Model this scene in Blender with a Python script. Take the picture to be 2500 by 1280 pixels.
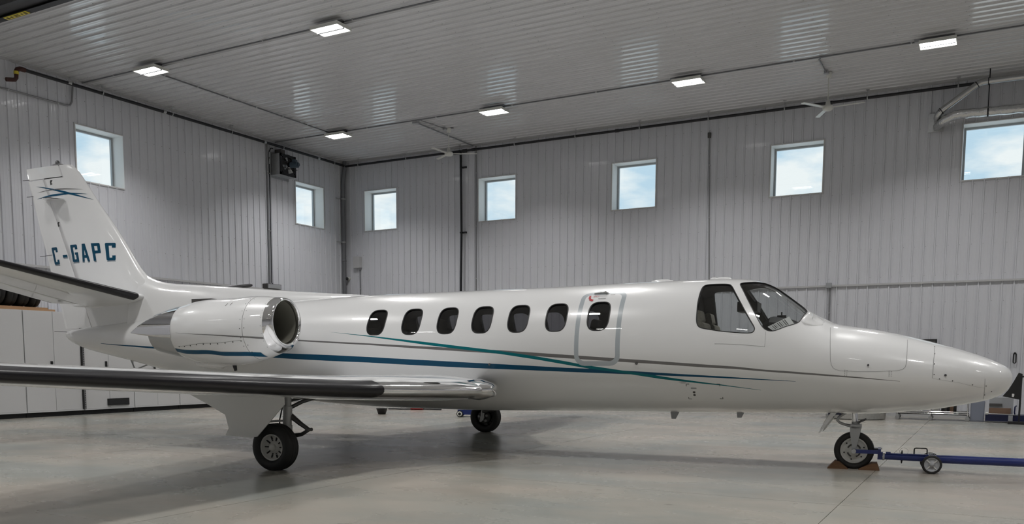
import bpy, bmesh, math, random
import numpy as np
from mathutils import Vector, Matrix
from mathutils.geometry import delaunay_2d_cdt, tessellate_polygon

random.seed(7)
for o in list(bpy.data.objects):
    bpy.data.objects.remove(o, do_unlink=True)
SC = bpy.context.scene
COL = SC.collection
R = math.radians
PI = math.pi

# ------------------------------------------------------------------ camera
# hangar frame: inside corner of the two visible walls at the origin, back wall along +X (y=0),
# left wall along -Y (x=0), floor z=0
CAM_YAW, CAM_PITCH, CAM_ROLL = 0.5030, -0.1011, 0.0047
cam_d = bpy.data.cameras.new('camera')
cam_d.sensor_fit = 'HORIZONTAL'
cam_d.sensor_width = 36.0
cam_d.lens = 36.0 * 2115.7 / 2500.0
cam_d.shift_y = (1094.0 - 640.0) / 2500.0
cam_d.clip_end = 300
cam = bpy.data.objects.new('camera', cam_d)
COL.objects.link(cam)
_f = Vector((-math.sin(CAM_YAW) * math.cos(CAM_PITCH), math.cos(CAM_YAW) * math.cos(CAM_PITCH), math.sin(CAM_PITCH)))
_r = Vector((math.cos(CAM_YAW), math.sin(CAM_YAW), 0))
_u = _r.cross(_f)
_r2 = _r * math.cos(CAM_ROLL) + _u * math.sin(CAM_ROLL)
_u2 = _u * math.cos(CAM_ROLL) - _r * math.sin(CAM_ROLL)
_m = Matrix((( _r2.x, _u2.x, -_f.x), (_r2.y, _u2.y, -_f.y), (_r2.z, _u2.z, -_f.z))).to_4x4()
_m.translation = (18.199, -21.993, 1.251)
cam.matrix_world = _m
SC.camera = cam

# ------------------------------------------------------------------ view
SC.view_settings.view_transform = 'Standard'
SC.view_settings.look = 'None'
SC.view_settings.exposure = 0.0
SC.view_settings.gamma = 1.0
SC.view_settings.use_curve_mapping = False
LIGHT_W = 37.5           # watts of each ceiling light strip
LIGHT_SPREAD = 122.0     # beam spread of the strip optics, degrees
LIGHT_L = 9.0            # glow of the ceiling light diffusers
SKY_L = 1.0              # strength of the cloudy sky
try:
    SC.cycles.use_denoising = True
    SC.cycles.max_bounces = 6
    SC.cycles.diffuse_bounces = 3
    SC.cycles.glossy_bounces = 3
    SC.cycles.transmission_bounces = 8
    SC.cycles.transparent_max_bounces = 16
    SC.cycles.use_adaptive_sampling = True
    SC.cycles.adaptive_threshold = 0.05
    SC.cycles.sample_clamp_indirect = 6.0
    SC.cycles.caustics_reflective = False
    SC.cycles.caustics_refractive = False
except Exception:
    pass

# ------------------------------------------------------------------ world: overcast sky with broken cloud
W_ = bpy.data.worlds.new('cloudy_sky')
SC.world = W_
W_.use_nodes = True
nt = W_.node_tree
nt.nodes.clear()
tc = nt.nodes.new('ShaderNodeTexCoord')
mp = nt.nodes.new('ShaderNodeMapping'); mp.inputs['Scale'].default_value = (1, 1, 2.4)
nz = nt.nodes.new('ShaderNodeTexNoise'); nz.inputs['Scale'].default_value = 9.0; nz.inputs['Detail'].default_value = 5
nz.inputs['Roughness'].default_value = 0.55
rp = nt.nodes.new('ShaderNodeValToRGB')
rp.color_ramp.elements[0].position = 0.42; rp.color_ramp.elements[0].color = (0.56, 0.75, 0.88, 1)
rp.color_ramp.elements[1].position = 0.60; rp.color_ramp.elements[1].color = (0.96, 1.0, 1.0, 1)
bg = nt.nodes.new('ShaderNodeBackground'); bg.inputs['Strength'].default_value = SKY_L
ow = nt.nodes.new('ShaderNodeOutputWorld')
nt.links.new(tc.outputs['Generated'], mp.inputs['Vector'])
nt.links.new(mp.outputs['Vector'], nz.inputs['Vector'])
nt.links.new(nz.outputs['Fac'], rp.inputs['Fac'])
nt.links.new(rp.outputs['Color'], bg.inputs['Color'])
nt.links.new(bg.outputs['Background'], ow.inputs['Surface'])


# ================================================================== materials
def mat(name, col, rough=0.5, metal=0.0, coat=0.0, noise=0.0, nscale=8.0, bump=0.0, bscale=40.0, spec=0.5, ncol=None, ior=1.5, stretch=None):
    m = bpy.data.materials.new(name); m.use_nodes = True
    t = m.node_tree; b = t.nodes['Principled BSDF']
    b.inputs['Base Color'].default_value = (*col, 1)
    b.inputs['Roughness'].default_value = rough
    b.inputs['Metallic'].default_value = metal
    b.inputs['Coat Weight'].default_value = coat
    b.inputs['Coat Roughness'].default_value = 0.015
    b.inputs['Specular IOR Level'].default_value = spec
    b.inputs['IOR'].default_value = ior
    c = t.nodes.new('ShaderNodeTexCoord')
    src = c.outputs['Object']
    if stretch:
        mpn = t.nodes.new('ShaderNodeMapping'); mpn.inputs['Scale'].default_value = stretch
        t.links.new(src, mpn.inputs['Vector']); src = mpn.outputs['Vector']
    n = t.nodes.new('ShaderNodeTexNoise'); n.inputs['Scale'].default_value = nscale; n.inputs['Detail'].default_value = 4
    t.links.new(src, n.inputs['Vector'])
    mx = t.nodes.new('ShaderNodeMix'); mx.data_type = 'RGBA'
    mx.inputs[6].default_value = (*col, 1)
    k = ncol if ncol else tuple(max(0, v * (1 - max(noise, 0.02))) for v in col)
    mx.inputs[7].default_value = (*k, 1)
    t.links.new(n.outputs['Fac'], mx.inputs[0])
    t.links.new(mx.outputs[2], b.inputs['Base Color'])
    if bump:
        n2 = t.nodes.new('ShaderNodeTexNoise'); n2.inputs['Scale'].default_value = bscale; n2.inputs['Detail'].default_value = 3
        t.links.new(src, n2.inputs['Vector'])
        bp = t.nodes.new('ShaderNodeBump'); bp.inputs['Strength'].default_value = bump; bp.inputs['Distance'].default_value = 0.01
        t.links.new(n2.outputs['Fac'], bp.inputs['Height']); t.links.new(bp.outputs['Normal'], b.inputs['Normal'])
    return m


def emis(name, col, strength):
    m = bpy.data.materials.new(name); m.use_nodes = True
    t = m.node_tree; t.nodes.clear()
    e = t.nodes.new('ShaderNodeEmission'); e.inputs['Color'].default_value = (*col, 1); e.inputs['Strength'].default_value = strength
    o = t.nodes.new('ShaderNodeOutputMaterial'); t.links.new(e.outputs[0], o.inputs['Surface'])
    return m


def thin_glass(name, tint, rough=0.0, ior=1.5):
    m = bpy.data.materials.new(name); m.use_nodes = True
    t = m.node_tree; t.nodes.clear()
    lw_ = t.nodes.new('ShaderNodeLayerWeight'); lw_.inputs['Blend'].default_value = .5
    pw = t.nodes.new('ShaderNodeMath'); pw.operation = 'POWER'; pw.inputs[1].default_value = 5.0
    fr = t.nodes.new('ShaderNodeMath'); fr.operation = 'MULTIPLY_ADD'; fr.inputs[1].default_value = .90; fr.inputs[2].default_value = 2 * ((ior - 1) / (ior + 1)) ** 2
    t.links.new(lw_.outputs['Facing'], pw.inputs[0]); t.links.new(pw.outputs[0], fr.inputs[0])
    tr = t.nodes.new('ShaderNodeBsdfTransparent'); tr.inputs['Color'].default_value = (*tint, 1)
    gl = t.nodes.new('ShaderNodeBsdfGlossy'); gl.inputs['Roughness'].default_value = rough
    mx = t.nodes.new('ShaderNodeMixShader'); o = t.nodes.new('ShaderNodeOutputMaterial')
    t.links.new(fr.outputs[0], mx.inputs[0]); t.links.new(tr.outputs[0], mx.inputs[1]); t.links.new(gl.outputs[0], mx.inputs[2])
    t.links.new(mx.outputs[0], o.inputs['Surface'])
    return m


def concrete():
    m = bpy.data.materials.new('sealed_concrete'); m.use_nodes = True
    t = m.node_tree; b = t.nodes['Principled BSDF']
    g = t.nodes.new('ShaderNodeNewGeometry')
    mp = t.nodes.new('ShaderNodeMapping'); mp.inputs['Scale'].default_value = (0.55, 0.8, 1)
    t.links.new(g.outputs['Position'], mp.inputs['Vector'])
    n1 = t.nodes.new('ShaderNodeTexNoise'); n1.inputs['Scale'].default_value = 0.75; n1.inputs['Detail'].default_value = 5; n1.inputs['Roughness'].default_value = .55
    n2 = t.nodes.new('ShaderNodeTexNoise'); n2.inputs['Scale'].default_value = 1.3; n2.inputs['Detail'].default_value = 5; n2.inputs['Roughness'].default_value = .55
    n3 = t.nodes.new('ShaderNodeTexNoise'); n3.inputs['Scale'].default_value = 9; n3.inputs['Detail'].default_value = 5
    for n in (n1, n2, n3): t.links.new(mp.outputs['Vector'], n.inputs['Vector'])
    r1 = t.nodes.new('ShaderNodeValToRGB')
    e = r1.color_ramp.elements
    e[0].position = .38; e[0].color = (0.290, 0.300, 0.278, 1)
    e[1].position = .64; e[1].color = (0.392, 0.355, 0.308, 1)
    x = e.new(.5); x.color = (0.341, 0.328, 0.290, 1)
    t.links.new(n1.outputs['Fac'], r1.inputs['Fac'])
    r2 = t.nodes.new('ShaderNodeValToRGB')
    r2.color_ramp.elements[0].position = .26; r2.color_ramp.elements[0].color = (0.72, 0.72, 0.71, 1)
    r2.color_ramp.elements[1].position = .62; r2.color_ramp.elements[1].color = (1, 1, 1, 1)
    t.links.new(n2.outputs['Fac'], r2.inputs['Fac'])
    mx = t.nodes.new('ShaderNodeMix'); mx.data_type = 'RGBA'; mx.blend_type = 'MULTIPLY'; mx.inputs[0].default_value = .65
    t.links.new(r1.outputs['Color'], mx.inputs[6]); t.links.new(r2.outputs['Color'], mx.inputs[7])
    # small dark stains
    v = t.nodes.new('ShaderNodeTexVoronoi'); v.inputs['Scale'].default_value = 1.7; t.links.new(mp.outputs['Vector'], v.inputs['Vector'])
    r3 = t.nodes.new('ShaderNodeValToRGB')
    r3.color_ramp.elements[0].position = .02; r3.color_ramp.elements[0].color = (.45, .44, .42, 1)
    r3.color_ramp.elements[1].position = .06; r3.color_ramp.elements[1].color = (1, 1, 1, 1)
    t.links.new(v.outputs['Distance'], r3.inputs['Fac'])
    mx2 = t.nodes.new('ShaderNodeMix'); mx2.data_type = 'RGBA'; mx2.blend_type = 'MULTIPLY'; mx2.inputs[0].default_value = .7
    t.links.new(mx.outputs[2], mx2.inputs[6]); t.links.new(r3.outputs['Color'], mx2.inputs[7])
    t.links.new(mx2.outputs[2], b.inputs['Base Color'])
    rr = t.nodes.new('ShaderNodeMapRange'); rr.inputs[3].default_value = .20; rr.inputs[4].default_value = .34
    t.links.new(n2.outputs['Fac'], rr.inputs[0]); t.links.new(rr.outputs[0], b.inputs['Roughness'])
    b.inputs['Specular IOR Level'].default_value = .45
    bp = t.nodes.new('ShaderNodeBump'); bp.inputs['Strength'].default_value = .03; bp.inputs['Distance'].default_value = .01
    t.links.new(n3.outputs['Fac'], bp.inputs['Height']); t.links.new(bp.outputs['Normal'], b.inputs['Normal'])
    return m


M = {}
M['concrete'] = concrete()
M['joint'] = mat('joint_sealant', (0.36, 0.35, 0.31), .7)
M['wallsteel'] = mat('white_liner_steel', (0.68, 0.69, 0.735), .24, noise=.04, nscale=1.5, spec=.5, coat=.25)
M['ceilsteel'] = mat('white_ceiling_steel', (0.66, 0.66, 0.675), .15, noise=.04, nscale=1.5, spec=.6, coat=.5)
M['wallcore'] = mat('wall_core', (0.5, 0.5, 0.5), .8)
M['screw'] = mat('screw_grey', (0.30, 0.30, 0.31), .5, metal=.2)
M['reveal'] = mat('white_reveal', (0.88, 0.88, 0.87), .55)
M['alu'] = mat('window_aluminium', (0.42, 0.44, 0.45), .4, metal=.3)
M['flash'] = mat('trim_flashing', (0.52, 0.52, 0.53), .45)
M['glass'] = thin_glass('window_glass', (0.93, 0.97, 0.98))
M['white'] = mat('aircraft_white_paint', (0.78, 0.785, 0.79), .30, coat=1.0, noise=.03, nscale=1.2)
M['blue'] = mat('stripe_blue', (0.000, 0.066, 0.140), .35, coat=.12, spec=.2)
M['teal'] = mat('stripe_teal', (0.000, 0.145, 0.170), .35, coat=.12, spec=.2)
M['greystripe'] = mat('stripe_grey', (0.145, 0.140, 0.140), .25, coat=.5)
M['framegrey'] = mat('exit_frame_grey', (0.39, 0.43, 0.46), .28, coat=.5)
M['navy'] = mat('letter_navy', (0.000, 0.055, 0.110), .4, coat=.1, spec=.2)
M['line'] = mat('panel_gap', (0.30, 0.30, 0.30), .6)
M['chrome'] = mat('polished_metal', (0.86, 0.86, 0.87), .07, metal=1.0, bump=.04, bscale=7)
M['steel'] = mat('stainless', (0.50, 0.51, 0.52), .28, metal=1.0)
M['darksteel'] = mat('dark_steel', (0.14, 0.14, 0.145), .4, metal=.8)
M['boot'] = mat('deice_boot_rubber', (0.010, 0.009, 0.012), .30, spec=.45)
M['rubber'] = mat('tyre_rubber', (0.014, 0.014, 0.014), .62, bump=.1, bscale=60)
M['black'] = mat('black_plastic', (0.012, 0.012, 0.013), .45)
M['blackmetal'] = mat('black_pipe', (0.010, 0.010, 0.014), .38)
M['hub'] = mat('wheel_hub_paint', (0.62, 0.62, 0.60), .4)
M['hubdark'] = mat('brake_dark', (0.05, 0.05, 0.05), .6)
M['geargrey'] = mat('gear_leg_grey', (0.42, 0.43, 0.44), .35, metal=.2)
M['oleo'] = mat('oleo_chrome', (0.8, 0.8, 0.8), .12, metal=1)
M['cglass'] = thin_glass('cockpit_glass', (0.80, 0.82, 0.82), ior=1.45)
M['wglass'] = thin_glass('cabin_glass', (0.42, 0.42, 0.44), ior=1.5)
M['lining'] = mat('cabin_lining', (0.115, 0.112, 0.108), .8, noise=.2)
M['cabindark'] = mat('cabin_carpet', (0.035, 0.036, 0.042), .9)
M['leather'] = mat('seat_leather', (0.36, 0.33, 0.27), .5, noise=.15, nscale=20)
M['sheepskin'] = mat('seat_cover', (0.50, 0.47, 0.40), .9, noise=.5, nscale=40)
M['inlet'] = mat('inlet_duct', (0.19, 0.185, 0.155), .42, noise=.1)
M['fanblade'] = mat('fan_titanium', (0.10, 0.10, 0.095), .35, metal=.8)
M['towblue'] = mat('tow_bar_blue', (0.008, 0.022, 0.155), .3, coat=.3)
M['wood'] = mat('chock_wood', (0.20, 0.105, 0.050), .75, noise=.6, nscale=9, stretch=(1, 8, 8))
M['pine'] = mat('pine_plank', (0.55, 0.33, 0.18), .7, noise=.35, nscale=6, stretch=(6, 1, 6))
M['cabinet'] = mat('cabinet_white', (0.66, 0.66, 0.67), .45, noise=.02)
M['gap'] = mat('dark_gap', (0.02, 0.02, 0.022), .8)
M['galv'] = mat('galvanised', (0.60, 0.61, 0.62), .32, metal=.8, noise=.3, nscale=22)
M['conduit'] = mat('conduit_grey', (0.30, 0.30, 0.31), .4, metal=.5)
M['pvcgrey'] = mat('pvc_grey', (0.17, 0.175, 0.19), .45)
M['foil'] = mat('duct_foil', (0.62, 0.62, 0.62), .16, metal=1.0, bump=1.0, bscale=26)
M['ductmetal'] = mat('duct_metal', (0.52, 0.52, 0.52), .25, metal=1.0)
M['offwhite'] = mat('off_white_enamel', (0.70, 0.70, 0.66), .35, coat=.2)
M['greybox'] = mat('box_grey', (0.36, 0.37, 0.39), .5)
M['darkbox'] = mat('box_dark', (0.075, 0.072, 0.07), .55)
M['brownpaint'] = mat('pipe_rust_red', (0.050, 0.012, 0.008), .5)
M['yellow'] = mat('warning_yellow', (0.70, 0.58, 0.06), .5)
M['labelink'] = mat('label_ink', (0.10, 0.07, 0.01), .6)
M['red'] = mat('red_paint', (0.42, 0.015, 0.025), .45)
M['ink'] = mat('black_print', (0.02, 0.02, 0.02), .5)
M['motorblue'] = mat('motor_bluegrey', (0.055, 0.085, 0.115), .45)
M['fanframe'] = mat('fan_frame_dark', (0.030, 0.030, 0.034), .5, metal=.4)
M['paper'] = mat('white_card', (0.75, 0.75, 0.74), .6)
M['bluegrey'] = mat('locker_bluegrey', (0.22, 0.24, 0.30), .5)
M['cardboard'] = mat('brown_board', (0.24, 0.15, 0.10), .8)
M['navyplastic'] = mat('navy_plastic', (0.012, 0.016, 0.065), .4)
M['lamp'] = emis('led_diffuser', (1.0, 0.985, 0.96), LIGHT_L)


# ================================================================== mesh helpers
class MB:
    def __init__(s):
        s.v = []; s.f = []; s.m = []; s.sm = []

    def add(s, vs, fs, mi=0, smooth=False):
        k = len(s.v)
        s.v += [tuple(p) for p in vs]
        for f in fs:
            s.f.append(tuple(i + k for i in f)); s.m.append(mi); s.sm.append(smooth)

    def box(s, c, d, mi=0, rot=None, bev=0.0):
        x, y, z = d[0] / 2, d[1] / 2, d[2] / 2
        vs = [Vector(p) for p in ((-x, -y, -z), (x, -y, -z), (x, y, -z), (-x, y, -z), (-x, -y, z), (x, -y, z), (x, y, z), (-x, y, z))]
        if rot is not None: vs = [rot @ p for p in vs]
        s.add([p + Vector(c) for p in vs], [(0, 3, 2, 1), (4, 5, 6, 7), (0, 1, 5, 4), (1, 2, 6, 5), (2, 3, 7, 6), (3, 0, 4, 7)], mi)

    def bx(s, a, b, mi=0):
        s.box(((a[0] + b[0]) / 2, (a[1] + b[1]) / 2, (a[2] + b[2]) / 2), (abs(b[0] - a[0]), abs(b[1] - a[1]), abs(b[2] - a[2])), mi)

    def rbox(s, c, d, r=.02, mi=0, rot=None, axis=2, n=4):
        """box with rounded vertical (axis) edges"""
        ax = [0, 1, 2]; ax.remove(axis); a, b = ax
        hx, hy, hz = d[a] / 2, d[b] / 2, d[axis] / 2
        r = min(r, hx, hy)
        prof = []
        for cx, cy, a0 in ((hx - r, hy - r, 0), (-hx + r, hy - r, 90), (-hx + r, -hy + r, 180), (hx - r, -hy + r, 270)):
            for k in range(n + 1):
                t = R(a0 + 90 * k / n); prof.append((cx + r * math.cos(t), cy + r * math.sin(t)))
        N = len(prof); vs = []
        for h in (-hz, hz):
            for p in prof:
                q = [0, 0, 0]; q[a] = p[0]; q[b] = p[1]; q[axis] = h
                q = Vector(q)
                if rot is not None: q = rot @ q
                vs.append(q + Vector(c))
        fs = [(i, (i + 1) % N, N + (i + 1) % N, N + i) for i in range(N)]
        fs += [tuple(reversed(range(N))), tuple(range(N, 2 * N))]
        s.add(vs, fs, mi)

    def cyl(s, p0, p1, r0, r1=None, n=16, mi=0, cap=True, smooth=True):
        p0 = Vector(p0); p1 = Vector(p1); r1 = r0 if r1 is None else r1
        d = (p1 - p0).normalized()
        a = d.orthogonal().normalized(); b = d.cross(a)
        vs = []
        for p, r in ((p0, r0), (p1, r1)):
            for i in range(n):
                t = 2 * PI * i / n; vs.append(p + a * (r * math.cos(t)) + b * (r * math.sin(t)))
        s.add(vs, [(i, (i + 1) % n, n + (i + 1) % n, n + i) for i in range(n)], mi, smooth)
        if cap:
            s.add(vs[:n], [tuple(reversed(range(n)))], mi); s.add(vs[n:], [tuple(range(n))], mi)

    def tube(s, pts, r, n=10, mi=0, cap=True, closed=False):
        pts = [Vector(p) for p in pts]; N = len(pts)
        rr = r if hasattr(r, '__len__') else [r] * N
        vs = []; a = None
        for i, p in enumerate(pts):
            if closed: d = pts[(i + 1) % N] - pts[i - 1]
            else: d = pts[min(i + 1, N - 1)] - pts[max(i - 1, 0)]
            d.normalize()
            if a is None: a = d.orthogonal().normalized()
            else:
                a = a - d * a.dot(d); a.normalize()
            b = d.cross(a)
            for k in range(n):
                t = 2 * PI * k / n; vs.append(p + a * (rr[i] * math.cos(t)) + b * (rr[i] * math.sin(t)))
        fs = []
        for i in range(N if closed else N - 1):
            j = (i + 1) % N
            for k in range(n):
                fs.append((i * n + k, i * n + (k + 1) % n, j * n + (k + 1) % n, j * n + k))
        s.add(vs, fs, mi, True)
        if cap and not closed:
            s.add(vs[:n], [tuple(reversed(range(n)))], mi); s.add(vs[-n:], [tuple(range(n))], mi)

    def lathe(s, prof, o, axis, n=32, mi=0, smooth=True, a0=0.0, a1=2 * PI):
        """prof: list of (dist along axis, radius)"""
        o = Vector(o); d = Vector(axis).normalized(); a = d.orthogonal().normalized(); b = d.cross(a)
        full = abs(a1 - a0 - 2 * PI) < 1e-6
        m_ = n if full else n + 1
        vs = []
        for h, r in prof:
            for i in range(m_):
                t = a0 + (a1 - a0) * i / n; vs.append(o + d * h + a * (r * math.cos(t)) + b * (r * math.sin(t)))
        fs = []
        for j in range(len(prof) - 1):
            for i in range(n):
                k = (i + 1) % m_ if full else i + 1
                fs.append((j * m_ + i, j * m_ + k, (j + 1) * m_ + k, (j + 1) * m_ + i))
        s.add(vs, fs, mi, smooth)

    def loft(s, secs, mi=0, smooth=True, closed=True, caps=(False, False)):
        n = len(secs[0]); vs = [p for sec in secs for p in sec]; fs = []
        for j in range(len(secs) - 1):
            for i in range(n if closed else n - 1):
                k = (i + 1) % n; fs.append((j * n + i, j * n + k, (j + 1) * n + k, (j + 1) * n + i))
        s.add(vs, fs, mi, smooth)
        if caps[0]: s.add(secs[0], [tuple(reversed(range(n)))], mi)
        if caps[1]: s.add(secs[-1], [tuple(range(n))], mi)

    def prism(s, poly, h0, h1, axis=1, mi=0):
        """poly: 2D points in the two other axes"""
        ax = [0, 1, 2]; ax.remove(axis); n = len(poly); vs = []
        for h in (h0, h1):
            for p in poly:
                q = [0, 0, 0]; q[ax[0]] = p[0]; q[ax[1]] = p[1]; q[axis] = h; vs.append(q)
        s.add(vs, [(i, (i + 1) % n, n + (i + 1) % n, n + i) for i in range(n)] + [tuple(reversed(range(n))), tuple(range(n, 2 * n))], mi)

    def mesh(s, name, mats):
        me = bpy.data.meshes.new(name)
        me.from_pydata(s.v, [], s.f)
        for x in (mats if isinstance(mats, (list, tuple)) else [mats]): me.materials.append(M[x] if isinstance(x, str) else x)
        me.polygons.foreach_set('material_index', s.m)
        me.polygons.foreach_set('use_smooth', s.sm)
        me.validate(); me.update()
        bm = bmesh.new(); bm.from_mesh(me); bmesh.ops.recalc_face_normals(bm, faces=bm.faces); bm.to_mesh(me); bm.free()
        return me

    def build(s, name, mats, parent=None, **kw):
        return link(name, s.mesh(name, mats), parent, **kw)


def link(name, me, parent=None, loc=None, rot=None, label=None, cat=None, group=None, kind=None):
    o = bpy.data.objects.new(name, me); COL.objects.link(o)
    if parent is not None: o.parent = parent
    if loc is not None: o.location = loc
    if rot is not None: o.rotation_euler = rot
    tag(o, label, cat, group, kind)
    return o


def tag(o, label=None, cat=None, group=None, kind=None):
    if label: o['label'] = label
    if cat: o['category'] = cat
    if group: o['group'] = group
    if kind: o['kind'] = kind
    return o


def thing(name, label, cat, loc=(0, 0, 0), rot=(0, 0, 0), group=None):
    return link(name, None, None, loc, rot, label, cat, group)


def copy_tree(o, parent=None):
    c = o.copy(); COL.objects.link(c)
    if parent is not None: c.parent = parent
    for ch in list(o.children): copy_tree(ch, c)
    return c


def arc(c, r, a0, a1, n, plane='xz'):
    out = []
    for i in range(n + 1):
        t = R(a0 + (a1 - a0) * i / n); u, v = r * math.cos(t), r * math.sin(t)
        out.append((c[0] + u, c[1], c[2] + v) if plane == 'xz' else (c[0] + u, c[1] + v, c[2]) if plane == 'xy' else (c[0], c[1] + u, c[2] + v))
    return out


# ================================================================== hangar shell
H = 7.42            # ceiling height
XW, YF = 31.0, -31.0  # far side wall, door-end wall
WIN_W, WZ0, WZ1 = 1.2064, 5.244, 6.443
BX = [0.831 + 4.1397 * k for k in range(7)]     # left jambs of the back-wall windows (seven along the wall)
LY = [-9.224, -2.206, -16.24, -23.26]           # near jambs of the left-wall windows
RAIL = 3.03


def wall_core(name, u0, u1, holes, place, t=.45):
    """solid wall with window holes, u along the wall, behind the liner sheets"""
    mb = MB(); us = sorted(holes); cur = u0
    e = .02
    for (a, b) in us:
        a, b = a - e, b + e
        mb.bx(*place(cur, a, 0, H, .03, t))
        mb.bx(*place(a, b, 0, WZ0 - e, .03, t)); mb.bx(*place(a, b, WZ1 + e, H, .03, t))
        cur = b
    mb.bx(*place(cur, u1, 0, H, .03, t))
    return mb.build(name, 'wallcore', kind='structure')


pb = lambda u0, u1, z0, z1, d0, d1: ((u0, d0, z0), (u1, d1, z1))
pl = lambda u0, u1, z0, z1, d0, d1: ((-d0, u0, z0), (-d1, u1, z1))
bholes = [(x, x + WIN_W) for x in BX]
lholes = [(y, y + WIN_W) for y in LY]
wall_back = wall_core('wall_back', -.45, XW + .28, bholes, pb)
wall_left = wall_core('wall_left', YF, 0.0, lholes, pl)
mb = MB(); mb.bx((XW + .03, YF, 0), (XW + .3, .0, H)); wall_right = mb.build('wall_right', 'wallcore', kind='structure')
mb = MB(); mb.bx((-.28, YF - .3, 0), (XW + .3, YF - .03, H)); wall_front = mb.build('wall_front', 'wallcore', kind='structure')
mb = MB(); mb.bx((-.47, YF - .3, H + .03), (XW + .3, .47, H + .2)); ceiling = mb.build('ceiling', 'wallcore', kind='structure')
mb = MB(); mb.bx((-.3, YF - .3, -.2), (XW + .3, .3, -.012)); floor = mb.build('floor', 'joint', kind='structure')

# floor slabs with saw-cut joints
sp = 4.572
xs = sorted(set([-.0] + [17.09 + sp * k for k in range(-4, 5) if 0 < 17.09 + sp * k < XW] + [XW]))
ys = sorted(set([YF] + [-14.04 + sp * k for k in range(-4, 5) if YF < -14.04 + sp * k < 0] + [0.0]))
for i in range(len(xs) - 1):
    for j in range(len(ys) - 1):
        mb = MB(); g = .0032
        mb.bx((xs[i] + g, ys[j] + g, -.03), (xs[i + 1] - g, ys[j + 1] - g, 0))
        mb.build('floor_slab', 'concrete', floor)

# ribbed liner sheets: one rib every 9 inches, two shallow pencil ribs between
P9 = .2286
RIB = [(-.022, 0), (-.012, .025), (.012, .025), (.022, 0)]
MIN = [(.0582, 0), (.0722, .0026), (.0802, .0026), (.0942, 0), (.1344, 0), (.1484, .0026), (.1564, .0026), (.1704, 0)]


def profile(u0, u1, off):
    pts = []
    k = math.floor((u0 - off) / P9) - 1
    while off + k * P9 < u1 + P9:
        c = off + k * P9
        pts += [(c + a, b) for a, b in RIB + MIN]; k += 1
    def dep(u):
        for (a, p), (b, q) in zip(pts, pts[1:]):
            if a <= u <= b: return p + (q - p) * (u - a) / max(b - a, 1e-9)
        return 0
    return [(u0, dep(u0))] + [p for p in pts if u0 + 1e-5 < p[0] < u1 - 1e-5] + [(u1, dep(u1))], dep


def liner_sheet(u0, u1, v0, v1, off, holes=()):
    """faces of one sheet in (u, v, depth); holes = (ua, ub, va, vb)"""
    pr, dep = profile(u0, u1, off)
    for h in holes:
        for e in h[:2]:
            if u0 < e < u1: pr.append((e, dep(e)))
    pr.sort()
    quads = []
    for (a, p), (b, q) in zip(pr, pr[1:]):
        if b - a < 1e-6: continue
        iv = [(v0, v1)]
        mid = (a + b) / 2
        for h in holes:
            if h[0] < mid < h[1]:
                nv = []
                for (c, d) in iv:
                    if h[2] > c: nv.append((c, min(d, h[2])))
                    if h[3] < d: nv.append((max(c, h[3]), d))
                iv = [x for x in nv if x[1] - x[0] > 1e-4]
        for (c, d) in iv: quads.append(((a, c, p), (b, c, q), (b, d, q), (a, d, p)))
    return quads


_sheet_cache = {}


def sheets(parent, u_start, u_end, v0, v1, off, conv, m, holes=(), origin=None, name='liner_sheet', key=None):
    """lay 3 ft sheets side by side; identical ones share a mesh (origin(u) gives the shift)"""
    W3 = P9 * 4; u = u_start
    while u < u_end - 1e-4:
        a, b = u, min(u + W3, u_end)
        hs = [h for h in holes if h[0] < b and h[1] > a and h[2] < v1 and h[3] > v0]
        kk = (key, v0, v1, round(b - a, 4), round((a - off) % P9, 4))
        if not hs and kk in _sheet_cache:
            me = _sheet_cache[kk]
        else:
            mb = MB()
            for q in liner_sheet(0, b - a, v0, v1, off - a, [(h[0] - a, h[1] - a, h[2], h[3]) for h in hs]):
                mb.add([conv(*p) for p in q], [(0, 1, 2, 3)])
            me = mb.mesh(name, m)
            if not hs: _sheet_cache[kk] = me
        link(name, me, parent, loc=origin(a))
        u += W3


bh = [(a, b, WZ0, WZ1) for a, b in bholes]
lh = [(a, b, WZ0, WZ1) for a, b in lholes]
cb = lambda u, v, d: (u, -d, v)
cl = lambda u, v, d: (d, u, v)
cr = lambda u, v, d: (-d, u, v)
cf = lambda u, v, d: (u, d, v)
cc = lambda u, v, d: (v, u, -d)
for (v0, v1) in ((0, RAIL), (RAIL, H)):
    sheets(wall_back, 0, XW, v0, v1, .020, cb, 'wallsteel', bh, lambda a: (a, 0, 0), key='b')
    sheets(wall_left, YF, 0, v0, v1, .003, cl, 'wallsteel', lh, lambda a: (0, a, 0), key='l')
    sheets(wall_right, YF, 0, v0, v1, .0, cr, 'wallsteel', (), lambda a: (XW, a, 0), key='r')
    sheets(wall_front, 0, XW, v0, v1, .0, cf, 'wallsteel', (), lambda a: (a, YF, 0), key='f')
sheets(ceiling, YF, 0, 0, XW, .05, cc, 'ceilsteel', (), lambda a: (0, a, H), key='c', name='ceiling_sheet')

# screw heads (too small to pick apart)
def screws(parent, spots, nrm, name='screw_heads'):
    mb = MB()
    n = Vector(nrm); a = n.orthogonal().normalized(); b = n.cross(a)
    for p in spots:
        p = Vector(p); r = .0075
        base = [p + a * (r * math.cos(t)) + b * (r * math.sin(t)) for t in [2 * PI * k / 5 for k in range(5)]]
        tip = [q * 1 + n * .006 for q in base]
        mb.add(base + tip, [(i, (i + 1) % 5, 5 + (i + 1) % 5, 5 + i) for i in range(5)] + [(5, 6, 7, 8, 9)])
    mb.build(name, 'screw', parent, kind='stuff')


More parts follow.
